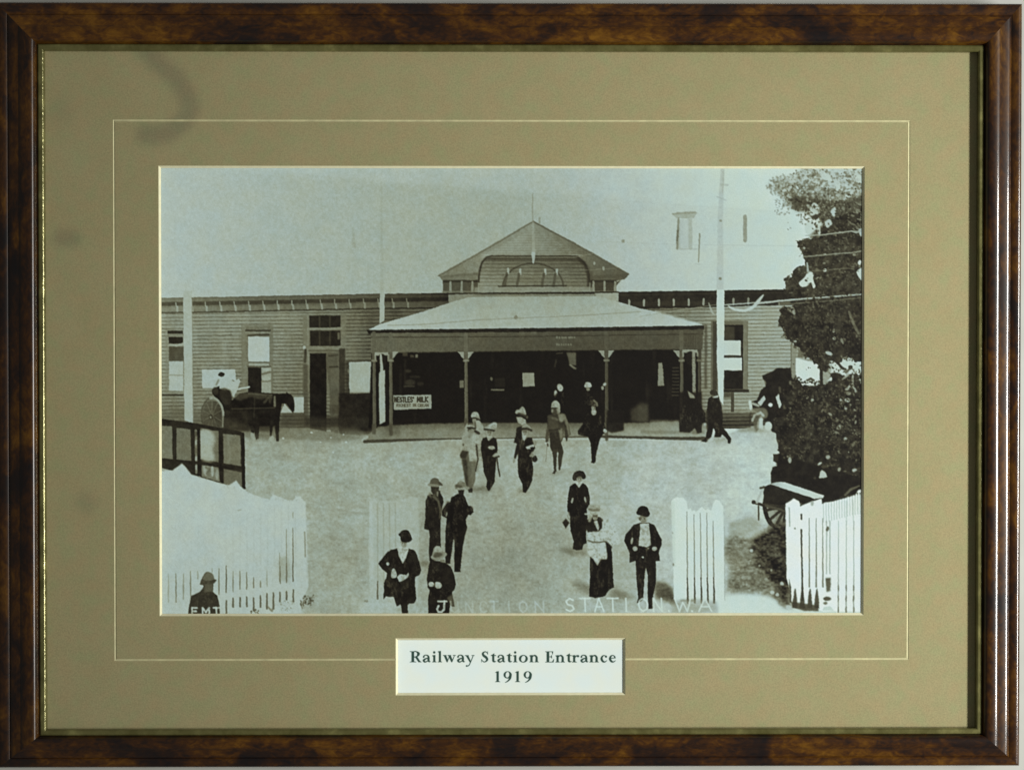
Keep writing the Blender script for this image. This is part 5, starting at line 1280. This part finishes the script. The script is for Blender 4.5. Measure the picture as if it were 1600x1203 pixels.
# ---- an old print: edges wander a little, tones are mottled
view()
wx = (fbm(8, 91, 2) - 0.5) * 0.8 + (vnoise(2.4, 95) - 0.5) * 0.55
wy = (fbm(8, 92, 2) - 0.5) * 0.8 + (vnoise(2.4, 96) - 0.5) * 0.55
jx = np.clip(np.arange(PW)[None, :] + wx * SS, 0, PW - 1)
jy = np.clip(np.arange(PH)[:, None] + wy * SS, 0, PH - 1)
ix, iy = jx.astype(int), jy.astype(int)
fx, fy = jx - ix, jy - iy
ix1, iy1 = np.minimum(ix + 1, PW - 1), np.minimum(iy + 1, PH - 1)
CAN[:] = (CAN[iy, ix] * (1 - fx) + CAN[iy, ix1] * fx) * (1 - fy) + (CAN[iy1, ix] * (1 - fx) + CAN[iy1, ix1] * fx) * fy
IDM[:] = IDM[np.rint(jy).astype(int), np.rint(jx).astype(int)]
mot = (fbm(5, 93, 2) - 0.5) * 0.16 + (vnoise(2.2, 94) - 0.5) * 0.10
CAN[:] = CAN * (1 + mot * np.clip((215 - CAN) / 110, 0.07, 1)) + np.clip((95 - CAN) / 70, 0, 1) * ((fbm(8, 97, 3) - 0.48) * 24) * (1 - DARKROOM)
folk = np.isin(IDM, [v[0] for v in FIG.values() if v[1] == 'person'])
fold = fbm(4.5, 98, 3, 13) * 0.75 + vnoise(2.2, 99) * 0.25
CAN[:] = CAN + folk * np.clip((80 - CAN) / 60, 0, 1) * np.maximum(0, fold - 0.53) * 105          # folds of dark cloth
CAN[:] = CAN * (1 - folk * np.clip((CAN - 100) / 60, 0, 1) * np.maximum(0, fbm(4, 100, 3) - 0.45) * 0.55)
CAN[:] = np.clip(CAN, 8, 250)
# ---------------------------------------------------------------- caption lettering: bold old style roman
def canvas(x0, y0, x1, y1, ss):
    global PX0, PY0, PX1, PY1, SS, PW, PH, XX, YY, CAN, IDM
    PX0, PY0, PX1, PY1, SS = x0, y0, x1, y1, ss
    PW, PH = (x1 - x0) * ss, (y1 - y0) * ss
    YY, XX = np.mgrid[0:PH, 0:PW].astype(np.float32)
    XX = XX / ss + x0 + 0.5 / ss
    YY = YY / ss + y0 + 0.5 / ss
    CAN = np.zeros((PH, PW), np.float32)
    IDM = np.zeros((PH, PW), np.int16)


def caption():
    B = [0.0, 0.0]
    S = 8.0                                            # letter units per photo pixel
    P = lambda pts: [(B[0] + x / S, B[1] - y / S) for x, y in pts]
    pl = lambda pts, t=0: poly(P(pts), t)
    sm = lambda pts, t=0: poly(P(pts), t, 1, 0, True)
    def ln(pts, w, s=False):
        line(P(pts), (np.asarray(w) / S) if not np.isscalar(w) else w / S, 0, 1, 0, s)
    def bar(x0, x1, y0, y1):
        pl([(x0, y0), (x1, y0), (x1, y1), (x0, y1)])
    def stem(x, h, w=29):
        bar(x - w / 2, x + w / 2, 0, h)
    def foot(x, l=27, r=29):
        pl([(x - l, 0), (x + r, 0), (x + r, 5), (x + 15, 12), (x - 15, 12), (x - l, 5)])
    def flag(x, h):
        pl([(x - 28, h - 10), (x - 28, h - 5), (x + 14.5, h + 3), (x + 14.5, h - 20), (x - 14, h - 18)])
    def oval(cx, cy, rx, ry, t=0, rot=0):
        ell(B[0] + cx / S, B[1] - cy / S, rx / S, ry / S, t, rot, 1, 0)
    def top(x, l, r, y=90):
        bar(x - l, x + r, y - 8, y)

    def g_R():
        bar(23, 57, 0, 137); foot(40, 40, 42); bar(2, 60, 129, 137)
        sm([(55, 137), (95, 136), (124, 120), (126, 96), (108, 74), (70, 64), (55, 64)]); bar(50, 60, 64, 137)
        sm([(58, 127), (80, 126), (92, 112), (90, 88), (76, 76), (58, 74)], 246)
        pl([(62, 70), (94, 72), (132, 14), (148, 5), (148, 0), (110, 0)])
    def g_a():
        ln([(14, 66), (22, 84), (48, 90), (72, 76), (76, 50), (76, 22), (86, 8), (100, 10)], [20, 12, 12, 22, 29, 28, 16, 5], True)
        oval(17, 70, 12, 12)
        ln([(72, 54), (40, 44), (16, 24), (28, 5), (54, 10), (72, 26)], [10, 18, 28, 18, 12, 8], True)
    def g_i():
        stem(28, 90); foot(28); flag(28, 90); oval(27, 124, 16, 15)
    def g_l():
        stem(28, 140); foot(28); flag(28, 140)
    def g_w():
        pl([(6, 90), (38, 90), (66, 20), (56, 0), (46, 0)]); pl([(46, 0), (58, 0), (84, 78), (76, 78)])
        pl([(62, 90), (96, 90), (124, 20), (114, 0), (104, 0)]); pl([(104, 0), (115, 0), (150, 88), (140, 88)])
        top(22, 22, 24); top(80, 22, 24); top(142, 18, 20)
    def g_y():
        pl([(8, 90), (42, 90), (76, 14), (66, -8)]); ln([(106, 86), (68, -8), (48, -40), (24, -46)], [10, 11, 12, 12], True); oval(24, -45, 12, 11)
        top(24, 24, 26); top(104, 20, 18)
    def g_S():
        ln([(86, 104), (70, 128), (46, 130), (26, 110), (36, 84), (66, 62), (80, 34), (58, 8), (32, 8), (10, 36)], [6, 11, 13, 26, 30, 32, 28, 13, 11, 6], True)
        bar(84, 90, 96, 138); bar(6, 12, 0, 42)
    def g_t():
        pl([(16, 84), (16, 22), (22, 6), (40, -2), (60, 4), (68, 12), (66, 17), (54, 13), (45, 22), (45, 112), (38, 112)]); bar(0, 66, 80, 90); pl([(0, 80), (0, 86), (40, 112), (40, 84)])
    def g_o():
        oval(57, 45, 57, 48); oval(57, 45, 26, 39, 246, 12)
    def g_n():
        stem(28, 90); foot(28); flag(28, 90); foot(92)
        ln([(36, 62), (52, 82), (74, 84), (91, 64), (92, 40), (92, 16)], [8, 14, 20, 27, 29, 29], True); bar(77.5, 106.5, 0, 20)
    def g_E():
        bar(16, 50, 0, 137); bar(0, 100, 129, 137); pl([(100, 137), (94, 98), (88, 98), (82, 129)]); bar(0, 106, 0, 8); pl([(104, 0), (112, 42), (106, 42), (84, 8)])
        bar(48, 80, 65, 74); pl([(80, 92), (84, 92), (84, 48), (80, 48), (68, 65), (68, 74)])
    def g_r():
        stem(28, 90); foot(28, 27, 34); flag(28, 90); ln([(38, 58), (54, 80), (74, 82)], [8, 14, 20], True); oval(76, 78, 16, 15)
    def g_c():
        ln([(74, 72), (52, 87), (28, 74), (18, 44), (34, 14), (60, 6), (86, 24)], [16, 9, 20, 30, 26, 14, 5], True); oval(74, 72, 14, 14)
    def g_e():
        ln([(18, 52), (72, 56), (76, 70), (54, 88), (28, 76), (17, 44), (34, 14), (60, 6), (88, 24)], [8, 9, 18, 9, 20, 30, 26, 14, 5], True); ln([(18, 50), (86, 55)], 8); ln([(72, 58), (80, 58), (76, 76)], [10, 16, 10])
    def g_1():
        bar(19, 49, 0, 134); foot(34, 34, 32); pl([(2, 116), (2, 122), (40, 137), (49, 137), (49, 112), (20, 116)])
    def g_9():
        oval(52, 90, 52, 46); ln([(92, 96), (84, 50), (56, 14), (20, -6)], [26, 26, 16, 5], True); oval(50, 92, 22, 36, 246, 8)

    base = lambda x: 980 + (432 + (x - 318) / 2580 * 5) / S
    for g, x in ((g_R, 318), (g_a, 478), (g_i, 598), (g_l, 668), (g_w, 735), (g_a, 908), (g_y, 1008), (g_S, 1208), (g_t, 1334), (g_a, 1413), (g_t, 1533), (g_i, 1612), (g_o, 1684), (g_n, 1815),
                 (g_E, 2016), (g_n, 2142), (g_t, 2280), (g_r, 2350), (g_a, 2453), (g_n, 2567), (g_c, 2703), (g_e, 2810)):
        B[:] = [600 + x / S, base(x)]
        g()
    for g, x in ((g_1, 1386), (g_9, 1492), (g_1, 1636), (g_9, 1744)):
        B[:] = [600 + x / S, 980 + 681 / S]
        g()


# ---------------------------------------------------------------- print and caption become fine sheets of ink behind the mount
PRINT_Y = MAT_Y + BW + 0.0002


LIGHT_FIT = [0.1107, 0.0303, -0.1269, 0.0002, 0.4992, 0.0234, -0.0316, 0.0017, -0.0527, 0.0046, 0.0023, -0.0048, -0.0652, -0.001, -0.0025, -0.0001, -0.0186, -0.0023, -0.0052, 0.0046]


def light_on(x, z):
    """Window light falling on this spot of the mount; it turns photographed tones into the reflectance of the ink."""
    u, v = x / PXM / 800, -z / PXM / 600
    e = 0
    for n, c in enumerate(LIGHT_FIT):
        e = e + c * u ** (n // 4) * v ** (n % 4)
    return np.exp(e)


def lin(c):
    c = np.clip(c, 0, 255) / 255.0
    return np.where(c <= 0.04045, c / 12.92, ((c + 0.055) / 1.055) ** 2.4)


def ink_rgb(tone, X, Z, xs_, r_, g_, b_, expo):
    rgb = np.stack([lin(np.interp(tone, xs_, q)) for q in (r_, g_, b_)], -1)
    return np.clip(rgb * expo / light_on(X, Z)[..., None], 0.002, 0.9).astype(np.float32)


def corner_grid(x0, y0, x1, y1, nx, ny, y):
    """World x and z of the corners of an nx by ny grid between photo points."""
    l, r, t, b = edges((x0, x1, y0, y1), y)
    return np.meshgrid(np.linspace(l, r, nx + 1), np.linspace(t, b, ny + 1))


def to_corners(a, f):
    """Mean of f x f canvas samples round every corner of the coarser grid."""
    p = np.pad(a, f // 2, mode="edge")
    h, w = a.shape[0] // f, a.shape[1] // f
    out = 0
    for j in range(f):
        for i in range(f):
            out = out + p[j:j + f * h + 1:f, i:i + f * w + 1:f]
    return out / f ** 2


soft = gauss(CAN, 0.22 * SS)
soft = np.clip(soft + 0.6 * (soft - gauss(soft, 1.3 * SS)), 6, 246)       # the copy print was sharpened
tone = to_corners(soft, SS)
rs = np.random.RandomState(11)
tone = tone + rs.randn(*tone.shape) * 2.4
ids = IDM[SS // 2::SS, SS // 2::SS]
nx, ny = PX1 - PX0, PY1 - PY0
X, Z = corner_grid(PX0, PY0, PX1, PY1, nx, ny, PRINT_Y)
PEXPO = 0.98
ink = ink_rgb(tone, X, Z, [0, 20, 60, 110, 155, 164, 184, 210, 230, 255], [6, 22, 63, 108, 146, 152, 169, 191, 219, 246], [4, 19, 61, 111, 157, 166, 186, 213, 233, 254], [3, 15, 47, 92, 143, 154, 183, 208, 236, 254], PEXPO)
pm = print_material("photographic_print", 0.55, 0.035)
photo = grid_mesh("photo_print", X, Z, PRINT_Y, ink, ids == 0, pm, root, "black and white photograph of people in a railway station yard")
for key, (n, name, label) in FIG.items():
    if name and (ids == n).any():
        grid_mesh(name, X, Z, PRINT_Y, ink, ids == n, pm, photo, label)

# ---- caption card
CF = 2
canvas(612, 990, 984, 1092, 4)
CAN[:] = 246
view()
caption()
tone = to_corners(gauss(CAN, 1.1), 4 // CF)
nx, ny = CF * (PX1 - PX0), CF * (PY1 - PY0)
X, Z = corner_grid(PX0, PY0, PX1, PY1, nx, ny, PRINT_Y)
ink = ink_rgb(tone, X, Z, [0, 246, 255], [46, 219, 225], [70, 231, 236], [62, 227, 231], 0.98)
cm = print_material("caption_paper", 0.7, 0.012)
grid_mesh("caption_card", X, Z, PRINT_Y, ink, np.ones((ny, nx), bool), cm, root, "white card reading Railway Station Entrance 1919")
# backing board that closes the frame behind the print
bl, br, bt, bb = em
link("backing_board", [(bl, -0.0090, bb), (br, -0.0090, bb), (br, -0.0090, bt), (bl, -0.0090, bt)], [(0, 1, 2, 3)], plain_material("backing_card", (0.25, 0.2, 0.14), 0.9, 0.1, 0.1, 80.0), root)
